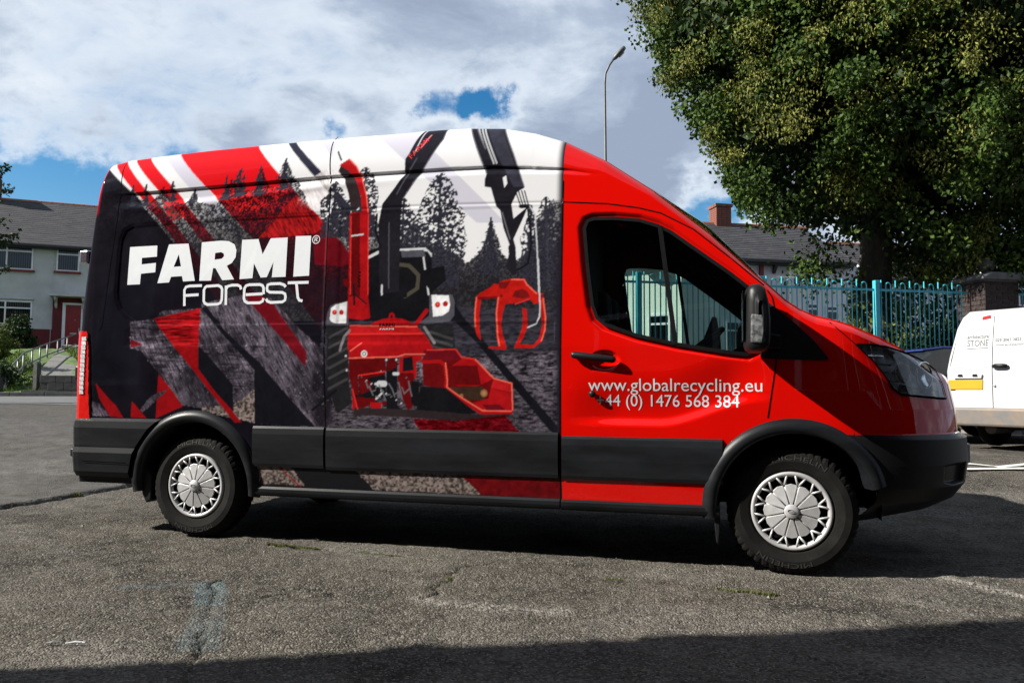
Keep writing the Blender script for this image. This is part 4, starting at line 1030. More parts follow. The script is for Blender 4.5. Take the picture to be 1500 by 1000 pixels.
# headlight innards
def lamp_in(s, par):
    for q, z, r_, m in ((4.66,1.085,.075,'chrome'), (4.49,1.10,.05,'lamp_dark')):
        c = side_pt(q, z, -.045); v2 = side_pt(q, z, 0); d = (v2-c).normalized(); c.y *= -s; d.y *= -s
        u = d.orthogonal().normalized(); w = d.cross(u); rg = []
        for k in range(24): a = 2*math.pi*k/24; rg.append(c+(u*math.cos(a)+w*math.sin(a))*r_+d*.03)
        MB().tube(rg, .007, 6, closed=True).build('reflector_ring', 'chrome', par, smooth=True)
        mb = MB(); i0 = [(rg[k]) for k in range(24)]; mb.v = [tuple(p) for p in i0]+[tuple(c-d*.01)]; mb.f = [(k, (k+1) % 24, 24) for k in range(24)]; mb.build('reflector', m, par, smooth=True)
    for k in range(4):
        a, b = side_pt(4.27+k*.035, 1.19-k*.045, -.03), side_pt(4.40+k*.035, 1.185-k*.045, -.03)
        MB().tube([(a.x, a.y*(-s), a.z), (b.x, b.y*(-s), b.z)], .006, 5).build('reflector_rib', 'chrome', par)
    a = [side_pt(q, z, -.02) for q, z in ((4.43,1.0),(4.86,.975),(4.86,1.0),(4.45,1.035))]; MB().quadface(*[(v.x, v.y*(-s), v.z) for v in a]).build('running_lamp', 'lamp_clear', par, solid=.004)
lamp_in(-1, head_near); lamp_in(1, head_far)
for k in range(3): MB().box(4.60,4.735,-.30,.30,.82+k*.06,.845+k*.06).build('grille_bar', 'chrome' if k == 2 else 'plastic_black', van, bevel=.008)
MB().box(4.80,4.832,-.26,.26,.58,.69).build('number_plate', 'van_white', van, bevel=.003)
# aerial on the roof front
MB().tube([(2.66,-.25,2.46),(2.52,-.25,2.60)], .004, 6).build('roof_aerial', 'plastic_black', van)
# cab inside and floor
MB().box(2.44,2.47,-.82,.82,.5,2.28).build('bulkhead', 'interior', van)
MB().box(-.98,4.3,-.60,.60,.36,.44).build('underbody', 'cavity', van)
MB().box(.47,3.32,-.93,.93,.36,.42).build('underbody', 'cavity', van)
MB().box(-.98,-.47,-.90,.90,.37,.43).build('underbody', 'cavity', van)
MB().prism([(3.42,1.02),(3.45,1.22),(3.55,1.27),(3.82,1.26),(3.86,.9),(3.5,.9)], lambda x, z: (x, -.88, z), lambda x, z: (x, .88, z)).build('dashboard', 'interior', van, bevel=.03)
def seat(y0, y1):
    t = MB(); t.prism([(2.60,.72),(3.10,.76),(3.12,.86),(2.72,.86)], lambda x, z: (x, y0, z), lambda x, z: (x, y1, z)); so = t.build('seat', 'seat_cloth', van, bevel=.03)
    MB().prism([(2.62,.84),(2.76,.84),(2.66,1.48),(2.56,1.48)], lambda x, z: (x, y0, z), lambda x, z: (x, y1, z)).build('backrest', 'seat_cloth', so, bevel=.03)
    MB().prism([(2.54,1.52),(2.63,1.52),(2.62,1.70),(2.54,1.70)], lambda x, z: (x, (y0+y1)/2-.13, z), lambda x, z: (x, (y0+y1)/2+.13, z)).build('headrest', 'seat_cloth', so, bevel=.03)
seat(-.80, -.26); seat(-.10, .35); seat(.36, .82)
wc = Vector((3.26,-.46,1.26)); wn = Vector((-.62,0,.78)); wu = Vector((0,1,0)); wv = wn.cross(wu)
rg = [wc+(wu*math.cos(a)+wv*math.sin(a))*.195 for a in [2*math.pi*k/32 for k in range(32)]]
sw = MB().tube(rg, .016, 8, closed=True).build('steering_wheel', 'plastic_black', van, smooth=True)
mb = MB()
for a in (0, math.pi, -math.pi/2): mb.tube([wc-wn*.02, wc+(wu*math.cos(a)+wv*math.sin(a))*.19], .016, 6)
mb.tube([wc+wn*.01, wc-wn*.25], .05, 12); mb.build('steering_column', 'plastic_black', sw)
# paperwork stood on the dash, dark folder and pale sheet
MB().prism([(3.24,1.24),(3.40,1.24),(3.40,1.33),(3.375,1.50),(3.345,1.51)], lambda x, z: (x, .02, z), lambda x, z: (x, .10, z)).build('dash_folder', 'interior', van, bevel=.01)
# mud flaps
both(lambda s: MB().prism([(3.357,.36),(3.385,.36),(3.388,.22),(3.38,.145),(3.366,.16),(3.358,.25)], lambda x, z: (x, s*.97, z), lambda x, z: (x, s*.74, z)).build('mud_flap', 'plastic_trim', van, bevel=.006))
both(lambda s: MB().prism([(-.40,.46),(-.345,.40),(-.345,.24),(-.385,.215),(-.42,.28),(-.425,.42)], lambda x, z: (x, s*.965, z), lambda x, z: (x, s*.72, z)).build('mud_flap', 'plastic_black', van, bevel=.008))
mb = MB(); mb.tube([(4.15+.05*math.cos(a), -.70, .42+.06*math.sin(a)) for a in [math.pi*(.9+k*.16) for k in range(9)]], .011, 6); mb.build('towing_eye', 'plastic_black', van)

# ------------------------------------------------------------------ wheels
def make_wheel():
    root = bpy.data.objects.new('wheel', None); C.objects.link(root)
    RT = .345
    prof = [(.205,-.075),(.225,-.100),(.27,-.112),(.305,-.108),(.328,-.092),(.338,-.078),(.345,-.06),(.345,.06),(.338,.08),(.30,.105),(.205,.08)]
    mb = MB(); n = 144; k = len(prof)
    for a in range(n):
        t = 2*math.pi*a/n
        for j, (r_, h) in enumerate(prof):
            rr = r_
            if 4 <= j <= 8: rr -= (.007 if (a % 3 == 0) else 0)
            mb.v.append((rr*math.cos(t), h, rr*math.sin(t)))
    for a in range(n):
        b = (a+1) % n; mb.f += [(a*k+j, b*k+j, b*k+j+1, a*k+j+1) for j in range(k-1)]
    ty = mb.build('tyre', 'rubber', root)
    for y in (-.03, 0, .03): MB().lathe([(.3465,y-.004),(.3468,y),(.3465,y+.004)], 72).build('tread_groove', 'cavity', root)
    def arc_type(txt, a0, r0, cap, wid):
        v, f = text_mesh(txt); u0 = v[:,0].min(); u1 = v[:,0].max(); mb = MB()
        for a, b in v:
            rr = r0+b*cap/.7; al = a0-(a-u0)/(u1-u0)*wid; hh = np.interp(rr, [.205,.225,.27,.305,.328], [-.075,-.100,-.112,-.108,-.092])
            mb.v.append((rr*math.cos(al), hh-.002, rr*math.sin(al)))
        mb.f = f; mb.build('tyre_lettering', 'rubber_mark', root)
    arc_type('MICHELIN', R(125), .278, .026, R(58)); arc_type('MICHELIN', R(305), .278, .026, R(58))
    MB().lathe([(.02,-.05),(.19,-.06),(.205,-.078)], 48).build('rim', 'cavity', root)
    MB().lathe([(.184,-.082),(.189,-.100),(.202,-.106),(.212,-.100),(.214,-.082)], 72).build('trim_ring', 'trim_silver', root, smooth=True)
    n = 12
    cover = root
    for i in range(n):
        a = 2*math.pi*(i+.5)/n; h = math.pi/n
        mb = MB(); pts = []
        for r_, da in ((.040,-.70),(.085,-.87),(.132,-.92),(.143,-.80),(.147,0),(.143,.80),(.132,.92),(.085,.87),(.040,.70)): pts.append((r_, a+da*h))
        mb.prism([(r_*math.cos(t), r_*math.sin(t)) for r_, t in pts], lambda x, z: (x, -.098-.022*max(0, 1-math.hypot(x, z)/.14), z), lambda x, z: (x, -.088, z))
        mb.build('petal', 'trim_silver', cover, bevel=.003)
    mb = MB()
    for i in range(n):
        a = 2*math.pi*i/n
        mb.tube([(.05*math.cos(a), -.104, .05*math.sin(a)), (.10*math.cos(a), -.098, .10*math.sin(a)), (.146*math.cos(a), -.090, .146*math.sin(a))], [.003,.003,.006], 5)
        for d in (-.30, .30):
            b = a+d*2*math.pi/n; mb.tube([(.138*math.cos(a), -.093, .138*math.sin(a)), (.199*math.cos(b), -.097, .199*math.sin(b))], .0062, 5)
    mb.build('spokes', 'trim_silver', cover, smooth=True)
    MB().lathe([(.0,-.124),(.032,-.122),(.039,-.117),(.041,-.098)], 32).build('hub_cap', 'trim_silver', cover, smooth=True)
    ov = [(.020*math.cos(2*math.pi*k/24), -.1245, .009*math.sin(2*math.pi*k/24)) for k in range(24)]
    MB().tube(ov, .0012, 4, closed=True).build('badge', 'plastic_trim', cover)
    v, f = text_mesh('Ford'); u0, u1 = v[:,0].min(), v[:,0].max(); mb = MB(); mb.v = [((a-u0)/(u1-u0)*.024-.012, -.1250, b*.010-.003) for a, b in v]; mb.f = f; mb.build('badge', 'plastic_trim', cover)
    return root
def copy_tree(o, parent=None):
    c = o.copy(); C.objects.link(c); c.parent = parent
    for ch in o.children: copy_tree(ch, c)
    return c
w0 = make_wheel(); w0.parent = van; w0.location = (0,-.86,.345); w0.rotation_euler = (0,R(6),0)
w1 = copy_tree(w0, van); w1.location = (3.77,-.86,.345); w1.rotation_euler = (0,R(15),R(-3))
for x in (0, 3.77):
    w2 = copy_tree(w0, van); w2.location = (x,.86,.345); w2.rotation_euler = (0,R(40),math.pi)
# ------------------------------------------------------------------ background materials
mat('render_cream', (.47,.475,.48), rough=.95, var=.10, vscale=1.6, bump=.5, bscale=45)
mat('render_white', (.66,.68,.70), rough=.95, var=.08, vscale=1.2, bump=.4, bscale=45)
mat('render_mint', (.68,.74,.66), rough=.95, var=.06, vscale=1.2, bump=.3, bscale=45)
mat('render_maroon', (.11,.012,.016), rough=.85, var=.2, vscale=3, bump=.3, bscale=45)
mat('slate', (.030,.029,.033), rough=.75, var=.35, vscale=2.2, bump=.3, bscale=30)
mat('slate_b', (.040,.038,.041), rough=.78, var=.3, vscale=2.6, bump=.3, bscale=30)
mat('slate_c', (.023,.0225,.027), rough=.75, var=.3, vscale=2.0, bump=.3, bscale=30)
mat('ridge_tile', (.20,.07,.045), rough=.85, var=.3, vscale=4)
mat('brick', (.17,.062,.042), rough=.9, var=.35, vscale=9, bump=.3, bscale=80)
mat('brick_dark', (.034,.023,.021), rough=.9, var=.35, vscale=9, bump=.3, bscale=80)
mat('mortar', (.17,.16,.15), rough=.95, var=.2, vscale=20)
mat('upvc', (.72,.73,.74), rough=.35, var=.05, vscale=6)
mat('gutter_black', (.018,.018,.02), rough=.45, var=.2, vscale=6)
mat('door_red', (.20,.008,.010), rough=.4, var=.12, vscale=4)
mat('sill_maroon', (.16,.016,.02), rough=.6, var=.15, vscale=6)
mat('window_glass', (.020,.024,.028), rough=.06, spec=.7, var=.3, vscale=2)
mat('blind', (.09,.095,.10), rough=.8, var=.3, vscale=3)
mat('fence_paint', (.045,.37,.44), rough=.4, var=.12, vscale=5)
mat('galvanised', (.12,.125,.13), rough=.45, metal=.6, var=.2, vscale=12)
mat('lamp_grey', (.10,.105,.11), rough=.5, var=.2, vscale=6)
mat('bark', (.055,.046,.036), rough=.95, var=.4, vscale=9, bump=.9, bscale=16, stretch=(1,1,.25))
mat('concrete', (.12,.118,.11), rough=.95, var=.2, vscale=4, bump=.4, bscale=40)
mat('block_dark', (.055,.054,.052), rough=.95, var=.3, vscale=6, bump=.4, bscale=30)
mat('lawn', (.055,.10,.018), rough=.95, var=.5, vscale=3, bump=.8, bscale=25)
mat('paint_white', (.44,.45,.46), rough=.3, coat=.6, var=.02, vscale=2)
mat('paint_blue', (.012,.025,.14), rough=.3, coat=.8, var=.05, vscale=3)
mat('plate_yellow', (.42,.25,.006), rough=.4, var=.05, vscale=8)
mat('print_grey', (.035,.04,.05), rough=.5, var=.1, vscale=20)
mat('print_pale', (.25,.27,.30), rough=.5, var=.06, vscale=20)
mat('print_dark', (.02,.022,.028), rough=.5, var=.1, vscale=20)
mat('rust_grey', (.10,.10,.10), rough=.6, col2=(.16,.12,.09), vscale=7)
mat('stone_cap', (.13,.13,.135), rough=.9, var=.25, vscale=6, bump=.4, bscale=40)
mat('aluminium', (.5,.51,.52), rough=.4, metal=.7, var=.1, vscale=10)
def leaf_mat(name, a, b, tr):
    m = bpy.data.materials.new(name); m.use_nodes = True; nt = m.node_tree; N = nt.nodes; L = nt.links; p = N['Principled BSDF']
    g = N.new('ShaderNodeNewGeometry'); r = N.new('ShaderNodeValToRGB'); L.new(g.outputs['Random Per Island'], r.inputs[0])
    r.color_ramp.elements[0].color = (*a, 1); r.color_ramp.elements[1].color = (*b, 1); L.new(r.outputs[0], p.inputs['Base Color'])
    p.inputs['Roughness'].default_value = .6; p.inputs['Specular IOR Level'].default_value = .18
    t = N.new('ShaderNodeBsdfTranslucent'); L.new(r.outputs[0], t.inputs[0]); x = N.new('ShaderNodeMixShader'); x.inputs[0].default_value = tr
    L.new(p.outputs[0], x.inputs[1]); L.new(t.outputs[0], x.inputs[2]); L.new(x.outputs[0], N['Material Output'].inputs[0]); M[name] = m
leaf_mat('lime_leaf', (.013,.032,.005), (.060,.104,.014), .10)
leaf_mat('lime_bract', (.10,.12,.018), (.24,.24,.060), .2)
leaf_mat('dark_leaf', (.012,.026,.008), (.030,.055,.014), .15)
leaf_mat('shrub_leaf', (.045,.075,.012), (.13,.15,.03), .25)
leaf_mat('grass_blade', (.06,.11,.015), (.14,.19,.03), .25)

def leaves(name, pts, size, m, parent, seed=0, droop=.5, aspect=.75):
    """one folded leaf (two triangles) at every point"""
    rng = np.random.default_rng(seed); n = len(pts); P = np.asarray(pts); s = size*rng.uniform(.6, 1.3, n)[:, None]
    d = rng.normal(size=(n,3)); d[:, 2] -= droop; d /= np.linalg.norm(d, axis=1)[:, None]
    u = rng.normal(size=(n,3)); u[:, 2] *= .5; w = np.cross(d, u); w /= np.linalg.norm(w, axis=1)[:, None]+1e-9; k = np.cross(w, d)
    a = P; b = P+(d*.55+w*aspect*.5+k*.12)*s; c = P+d*s; e = P+(d*.45-w*aspect*.5+k*.12)*s
    V = np.stack([a, b, c, e], 1).reshape(-1, 3); i = np.arange(n)*4; F = np.stack([np.stack([i, i+1, i+2], 1), np.stack([i, i+2, i+3], 1)], 1).reshape(-1, 3)
    return np_mesh(name, V, F, m, parent, smooth=False)
def blob_points(n, centre, rad, clumps, cr, rng, shell=.45, keep=None):
    """points in clumps gathered towards the surface of an ellipsoid"""
    out = []; cs = []
    while len(cs) < clumps:
        v = rng.normal(size=3); v /= np.linalg.norm(v); r_ = (shell+(1-shell)*rng.random())**.6
        p = centre+v*rad*r_
        if keep is None or keep(p): cs.append(p)
    cs = np.array(cs); ci = rng.integers(0, clumps, n); v = rng.normal(size=(n,3)); v /= np.linalg.norm(v, axis=1)[:, None]
    sc_ = (cr*rng.uniform(.55, 1.35, clumps))[ci][:, None]
    P = cs[ci]+v*sc_*(rng.random(n)[:, None]**.45)*np.array((1,1,.72)); return P, cs

# ------------------------------------------------------------------ lime tree behind the railings
def lime_tree():
    t = thing('lime_tree', 'large leafy lime tree in pale blossom standing behind the turquoise railings', 'tree', (6.15,10.25,.45))
    rng = np.random.default_rng(7); mb = MB()
    def add(p, r_): mb.tube(p, r_, 10)
    add([(0,0,-.3),(0,0,.2),(.02,0,1.2),(0,.02,2.4),(.05,0,3.6),(.02,.05,5.2),(.0,.1,7.4),(.1,.1,9.5)], [.46,.38,.32,.30,.28,.22,.14,.04])
    for k in range(22):
        a = rng.uniform(0, 6.28); z = rng.uniform(3.6, 7.5); ln = rng.uniform(2.0, 3.0)*(1 if z < 6 else .7); el = rng.uniform(.28, .75)
        pts = [(0,0,z)]; 
        for j in range(1, 6): pts.append((math.cos(a)*ln*j/5+rng.normal(0,.08), math.sin(a)*ln*j/5+rng.normal(0,.08), z+el*ln*j/5-.05*j*j*.3))
        add(pts, [.11,.09,.07,.05,.035,.015])
    mb.build('trunk', 'bark', t, smooth=True)
    c = np.array((.25,.15,7.0)); rad = np.array((4.95,4.1,4.6))
    def low(x): return np.interp(x, [-4.8,-4.35,-3.2,-2.65,-2.4,-2.05,-1.0,-.4,.1,.7,2,5], [8.6,7.7,5.7,4.65,4.05,3.85,3.50,3.3,3.0,2.6,2.45,2.8])
    def lowp(x, y): return .54+(low(x)-.54)*(14.5+y)/14.5
    def keep(p):
        return p[2] > lowp(p[0], p[1])+.34
    def bulge(P):   # uneven outline
        q = P-c; ang = np.arctan2(q[:,2], q[:,0]); f = 1+.07*np.sin(ang*5+1)+.05*np.sin(ang*9+2.2)+.03*np.sin(ang*17); return c+q*f[:, None]
    P, cs = blob_points(210000, c, rad, 620, .56, rng, .60, keep); P = bulge(P); P = P[P[:, 2] > lowp(P[:, 0], P[:, 1])+.25*np.sin(P[:, 0]*6)*np.sin(P[:, 1]*5)]
    leaves('crown', P, .082, 'lime_leaf', t, 1, .9)
    P2, _ = blob_points(90000, c, rad, 420, .42, np.random.default_rng(8), .80, keep); P2 = bulge(P2); P2 = P2[np.random.default_rng(4).random(len(P2)) > .8*ssf((P2[:, 0]-.4)/2)]; P2 = P2[P2[:, 2] > lowp(P2[:, 0], P2[:, 1])+.25*np.sin(P2[:, 0]*6)*np.sin(P2[:, 1]*5)]  # pale bracts thinned on the right to imitate that side's shade
    leaves('blossom_bracts', P2, .062, 'lime_bract', t, 2, 1.4, .45)
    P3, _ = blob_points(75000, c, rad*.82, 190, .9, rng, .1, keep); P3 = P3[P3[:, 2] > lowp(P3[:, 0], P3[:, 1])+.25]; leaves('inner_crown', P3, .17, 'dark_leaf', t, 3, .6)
    # low hanging sprays
    sp = []
    for k in range(30):
        x = rng.uniform(-1.25, -.6) if k < 6 else rng.uniform(.8, 3.2); y = rng.uniform(-1.6, -.2); z = rng.uniform(2.6, 3.4); sp.append(np.array((x, y, z))+rng.normal(0, .20, (130, 3))*np.array((1.2,1,.8)))
    leaves('hanging_leaves', np.concatenate(sp), .085, 'lime_leaf', t, 4, 1.0)
    # shoots round the foot
    v = rng.normal(size=(3600, 3))*np.array((.50,.4,.75))+np.array((.7,-.1,1.5)); leaves('basal_shoots', v[v[:, 2] > 0], .10, 'shrub_leaf', t, 5, .3)
    v = rng.normal(size=(800, 3))*np.array((.10,.1,.6))+np.array((-.34,-.12,1.7)); tag(leaves('basal_shoots', v[v[:, 2] > 0], .09, 'shrub_leaf', t, 6, .3), kind='stuff')
lime_tree()
def shrub(name, label, loc, rad, n, m, seed, size=.09):
    t = thing(name, label, 'shrub', loc); rng = np.random.default_rng(seed)
    P, cs = blob_points(n, np.array((0,0,rad[2]*.9)), np.array(rad), 30, .28*max(rad), rng, .3); P = P[P[:, 2] > .02]
    leaves('foliage', P, size, m, t, seed)
    mb = MB()
    for k in range(6):
        a = rng.uniform(0, 6.28); mb.tube([(0,0,-.05),(math.cos(a)*rad[0]*.3, math.sin(a)*rad[1]*.3, rad[2]*.7),(math.cos(a)*rad[0]*.6, math.sin(a)*rad[1]*.6, rad[2]*1.4)], [.025,.018,.006], 5)
    mb.build('stem', 'bark', t)
shrub('garden_shrub', 'dark green shrub behind the railings beside the lime trunk', (7.1,9.6,.45), (.9,.7,.95), 15000, 'dark_leaf', 21)
shrub('garden_shrub', 'yellow green shrub behind the railings next to the brick pillar', (8.0,10.6,.45), (.8,.7,1.0), 13000, 'shrub_leaf', 22)
shrub('garden_shrub', 'tall dark shrub behind the railings near the white house corner', (8.9,11.6,.45), (1.2,1.0,1.25), 18000, 'dark_leaf', 23)

# ------------------------------------------------------------------ railings and pillar
FD = Vector((math.cos(R(26)), math.sin(R(26)), 0)); FP = Vector((5.79,8.06,0))
def railing(s0, s1, label, post0=True, post1=False, first=0):
    o = FP+FD*s0; zb = .45; t = thing('railing_fence', label, 'railing', (o.x, o.y, zb), R(26), 'turquoise bow topped railing sections'); ln = s1-s0
    top = 2.64-zb
    for z in (top, .22): MB().box(.0, ln, -.006, .006, z-.018, z+.018).build('rail', 'fence_paint', t)
    if post0: MB().box(-.04,.04,-.04,.04,-.1,2.79-zb).build('post', 'fence_paint', t, bevel=.006)
    if post1: MB().box(ln-.04,ln+.04,-.04,.04,-.1,2.79-zb).build('post', 'fence_paint', t, bevel=.006)
    pm = hm = None; x = .087+first; p = .2607
    while x < ln-.05:
        if pm is None: pm = MB().tube([(0,0,.05),(0,0,2.80-zb)], .0105, 6).build('picket', 'fence_paint', t, smooth=True); k = pm
        else: k = pm.copy(); C.objects.link(k); k.parent = t
        k.location = (x,0,0)
        if x+.19 < ln:
            if hm is None: hm = MB().tube([(0,0,.05),(0,0,2.715-zb)]+[(.0435-.0435*math.cos(a), 0, 2.715-zb+.045*math.sin(a)) for a in [math.pi*j/8 for j in range(1,8)]]+[(.087,0,2.715-zb),(.087,0,.05)], .0105, 6).build('hoop_picket', 'fence_paint', t, smooth=True); k = hm
            else: k = hm.copy(); C.objects.link(k); k.parent = t
            k.location = (x+.087,0,0)
        x += p
railing(-8,-6.02,'turquoise railing section farthest along from the brick pillar behind the cargo body')
railing(-6,-4.02,'turquoise railing section behind the cab bulkhead of the van')
railing(-4,-2.02,'turquoise railing section seen through the cab windows of the van')
railing(-2,-.04,'turquoise railing section in front of the white house')
railing(0,1.66,'turquoise railing section in front of the lime trunk ending at the brick pillar')
railing(2.46,5.2,'turquoise railing section on the far side of the brick pillar', True)
def pillar():
    o = FP+FD*2.04; t = thing('brick_pillar', 'dark brick gate pillar with stone cap and ball finial', 'pillar', (o.x, o.y, .4), R(26)); w = .31; H = 2.42
    MB().box(-w+.008,w-.008,-w+.008,w-.008,-.1,H).build('mortar_core', 'mortar', t)
    bm_ = {}
    for r_ in range(32):
        z = r_*.075+.004; off = .11 if r_ % 2 else 0
        for side in range(4):
            x = -w
            while x < w-.01:
                e = min(w, x+(.215 if not (x == -w and off) else off-.0)); L_ = round(e-x-.009, 4)
                if L_ > .02:
                    if L_ not in bm_:
                        b0 = MB().box(0,L_,-.004,.03,0,.066).build('brick', 'brick_dark', t); bm_[L_] = b0.data; b = b0
                    else: b = bpy.data.objects.new('brick', bm_[L_]); C.objects.link(b); b.parent = t
                    a = side*math.pi/2; b.rotation_euler = (0,0,a); px, py = x, -w; b.location = (px*math.cos(a)-py*math.sin(a), px*math.sin(a)+py*math.cos(a), z)
                x = e
    MB().prism([(-.40,H-.0),(.40,H-.0),(.40,H+.05),(.26,H+.12),(-.26,H+.12),(-.40,H+.05)], lambda x, z: (x,-.40,z), lambda x, z: (x,.40,z)).build('cap_stone', 'stone_cap', t, bevel=.02)
    MB().lathe([(.0,.0),(.06,.0),(.05,.03),(.07,.05),(.115,.10),(.135,.17),(.115,.24),(.07,.28),(.0,.297)], 28, 'z', (0,0,H+.12)).build('ball_finial', 'stone_cap', t, smooth=True)
pillar()
# ------------------------------------------------------------------ street lamp
def street_lamp():
    t = thing('street_lamp', 'tall grey street lamp with curved bracket and cobra head above the van', 'street lamp', (.67,13.41,.55))
    MB().tube([(0,0,-.1),(0,0,1.3)], .085, 12).build('base_column', 'lamp_grey', t, smooth=True)
    MB().tube([(0,0,1.3),(0,0,1.4),(0,0,5.6),(0,0,5.65),(-.02,0,8.05),(.0,0,8.3),(.10,.02,8.52),(.20,.04,8.66)], [.085,.055,.045,.034,.028,.027,.026,.024], 12).build('pole', 'lamp_grey', t, smooth=True)
    h = MB(); h.v = []
    d = Vector((.55,.12,.62)).normalized(); sd = Vector((-.2,1,0)).normalized(); up = d.cross(sd)
    for k, (a, w, hh) in enumerate([(0,.03,.03),(.08,.065,.055),(.22,.09,.07),(.34,.095,.065),(.42,.07,.05)]):
        c = Vector((.18,.035,8.64))+d*a
        for j in range(10): t_ = 2*math.pi*j/10; h.v.append(tuple(c+sd*w*math.cos(t_)+up*hh*math.sin(t_)))
    h.f = [(k*10+j, k*10+(j+1) % 10, (k+1)*10+(j+1) % 10, (k+1)*10+j) for k in range(4) for j in range(10)]+[tuple(range(10)), tuple(40+j for j in range(10))]
    lh = h.build('lamp_head', 'lamp_grey', t, smooth=True)
    c = Vector((.18,.035,8.64))+d*.24-up*.035; MB().prism([(math.cos(2*math.pi*j/14)*.11, math.sin(2*math.pi*j/14)*.065) for j in range(14)], lambda a, b: tuple(c+d*a+sd*b), lambda a, b: tuple(c-up*.055+d*a*.8+sd*b*.7)).build('lamp_bowl', 'lamp_clear', lh)
street_lamp()
# ------------------------------------------------------------------ houses
class House:
    """a front wall along local x (0..w), looking to local -y"""
    def __init__(s, name, label, org, head, w, dep, zb, ze, zr, wall, slates=True, gable_cap=False, hip=False, slate_parts=0, ridge=True, part_x=(0,99)):
        s.t = thing(name, label, 'house', (org[0], org[1], 0), R(head)); s.w = w; t = s.t
        MB().prism([(0,zb-.6),(0,ze),(dep/2,zr-.05),(dep,ze),(dep,zb-.6)], lambda y, z: (0,y,z), lambda y, z: (w,y,z)).build('wall', wall, t)
        ov = .30; sl = math.hypot(dep/2+ov, (zr-ze)*(1+ov/(dep/2))); pitch = math.atan2(zr-ze, dep/2)
        uy, uz = math.cos(pitch), math.sin(pitch); z0 = ze-ov*math.tan(pitch)
        for sgn, yb in ((1, -ov), (-1, dep+ov)):
            MB().prism([(-.05,0),(w+.05,0),(w+.05,sl),(-.05,sl)], lambda x, d: (x, yb+sgn*uy*d, z0+uz*d+.02), lambda x, d: (x, yb+sgn*uy*d-sgn*uz*.06, z0+uz*d+.08)).build('roof_deck', 'slate_c', t)
        # slates on the street slope, each lapped over the one below
        cw, ch = .30, .215; mb = MB(); rnd = random.Random(len(name)+int(w*10)); made = 0; shared = None; n = int(sl/ch)
        for r_ in range(n+1):
            off = .5*cw*(r_ % 2); x = -.05-off
            while x < w+.05:
                x0, x1 = max(-.05, x)+.004, min(w+.05, x+cw)-.004; d = r_*ch
                if x1-x0 > .05 and d < sl-.05:
                    y = -ov+uy*d; z = z0+uz*d+.085; full = (x1-x0) > cw-.02; d1 = min(sl, d+ch*1.25)-d
                    if full and part_x[0] < x < part_x[1] and made < slate_parts:
                        if shared is None: shared = [MB().prism([(0,0),(x1-x0,0),(x1-x0,ch*1.25),(0,ch*1.25)], lambda a, b: (a, uy*b-uz*.012, uz*b+.022-.016*b/ch), lambda a, b: (a, uy*b, uz*b-.016*b/ch)) for _ in range(1)][0]; me = {}
                        mm = rnd.choice(['slate','slate_b','slate_c','slate'])
                        if mm not in me: o = shared.build('slate', mm, t); me[mm] = o.data
                        else: o = bpy.data.objects.new('slate', me[mm]); C.objects.link(o); o.parent = t
                        o.location = (x0, y, z+rnd.uniform(-.003,.004)); made += 1
                    elif slates:
                        dz = rnd.uniform(-.003,.004); mb.prism([(x0,0),(x1,0),(x1,d1),(x0,d1)], lambda a, b: (a, y+uy*b-uz*.012, z+dz+uz*b+.022-.016*b/ch), lambda a, b: (a, y+uy*b, z+dz+uz*b-.016*b/ch))
                x += cw
        if mb.f: tag(mb.build('roof_slates', 'slate', t), kind='stuff')
        if ridge:
            rm = None
            for k in range(int(w/.45)+1):
                if rm is None: rm = MB().tube([(0,0,0),(.46,0,0)], [.10,.105], 8).build('ridge_tile', 'ridge_tile', t); q = rm
                else: q = bpy.data.objects.new('ridge_tile', rm.data); C.objects.link(q); q.parent = t
                q.location = (k*.45,dep/2,zr+.05)
        MB().box(-.05,w+.05,-ov-.12,-ov+.02,z0-.05,z0+.07).build('gutter', 'gutter_black', t, bevel=.02)
        MB().box(0,w,-ov,0.0,z0-.10,z0-.055).build('soffit', 'gutter_black', t)
        s.zb, s.ze, s.zr, s.dep = zb, ze, zr, dep
    def window(s, x0, x1, z0, z1, split=.30, mull=(), sill='sill_maroon', openl=False, blind=True):
        t = s.t; f = .055
        mb = MB(); mb.box(x0,x1,-.045,.03,z0,z0+f); mb.box(x0,x1,-.045,.03,z1-f,z1); mb.box(x0,x0+f,-.045,.03,z0+f,z1-f); mb.box(x1-f,x1,-.045,.03,z0+f,z1-f)
        zt = z1-(z1-z0)*split
        if split: mb.box(x0+f,x1-f,-.04,.03,zt-.03,zt+.03)
        for m_ in mull: mb.box(m_-.03,m_+.03,-.042,.03,z0+f,z1-f)
        w = mb.build('window', 'upvc', t)
        xs = [x0+f]+[c for m_ in mull for c in (m_-.03, m_+.03)]+[x1-f]
        for i in range(0, len(xs), 2):
            for a, b in (((z0+f, zt-.03), (zt+.03, z1-f)) if split else ((z0+f, z1-f),)):
                MB().box(xs[i],xs[i+1],-.014,-.010,a,b).build('pane', 'window_pane', w)
        MB().box(x0+f,x1-f,.004,.03,z0+f,z1-f).build('room_dark', 'cavity', w)
        if blind:
            b = MB(); x = x0+f+.02
            while x < x1-f-.08: b.quadface((x,-.004,z0+f),(x+.055,.002,z0+f),(x+.055,.002,z1-f),(x,-.004,z1-f)); x += .085
            tag(b.build('blind', 'blind', w), kind='stuff')
        if sill: MB().box(x0-.08,x1+.08,-.12,-.002,z0-.09,z0-.004).build('sill', sill, w)
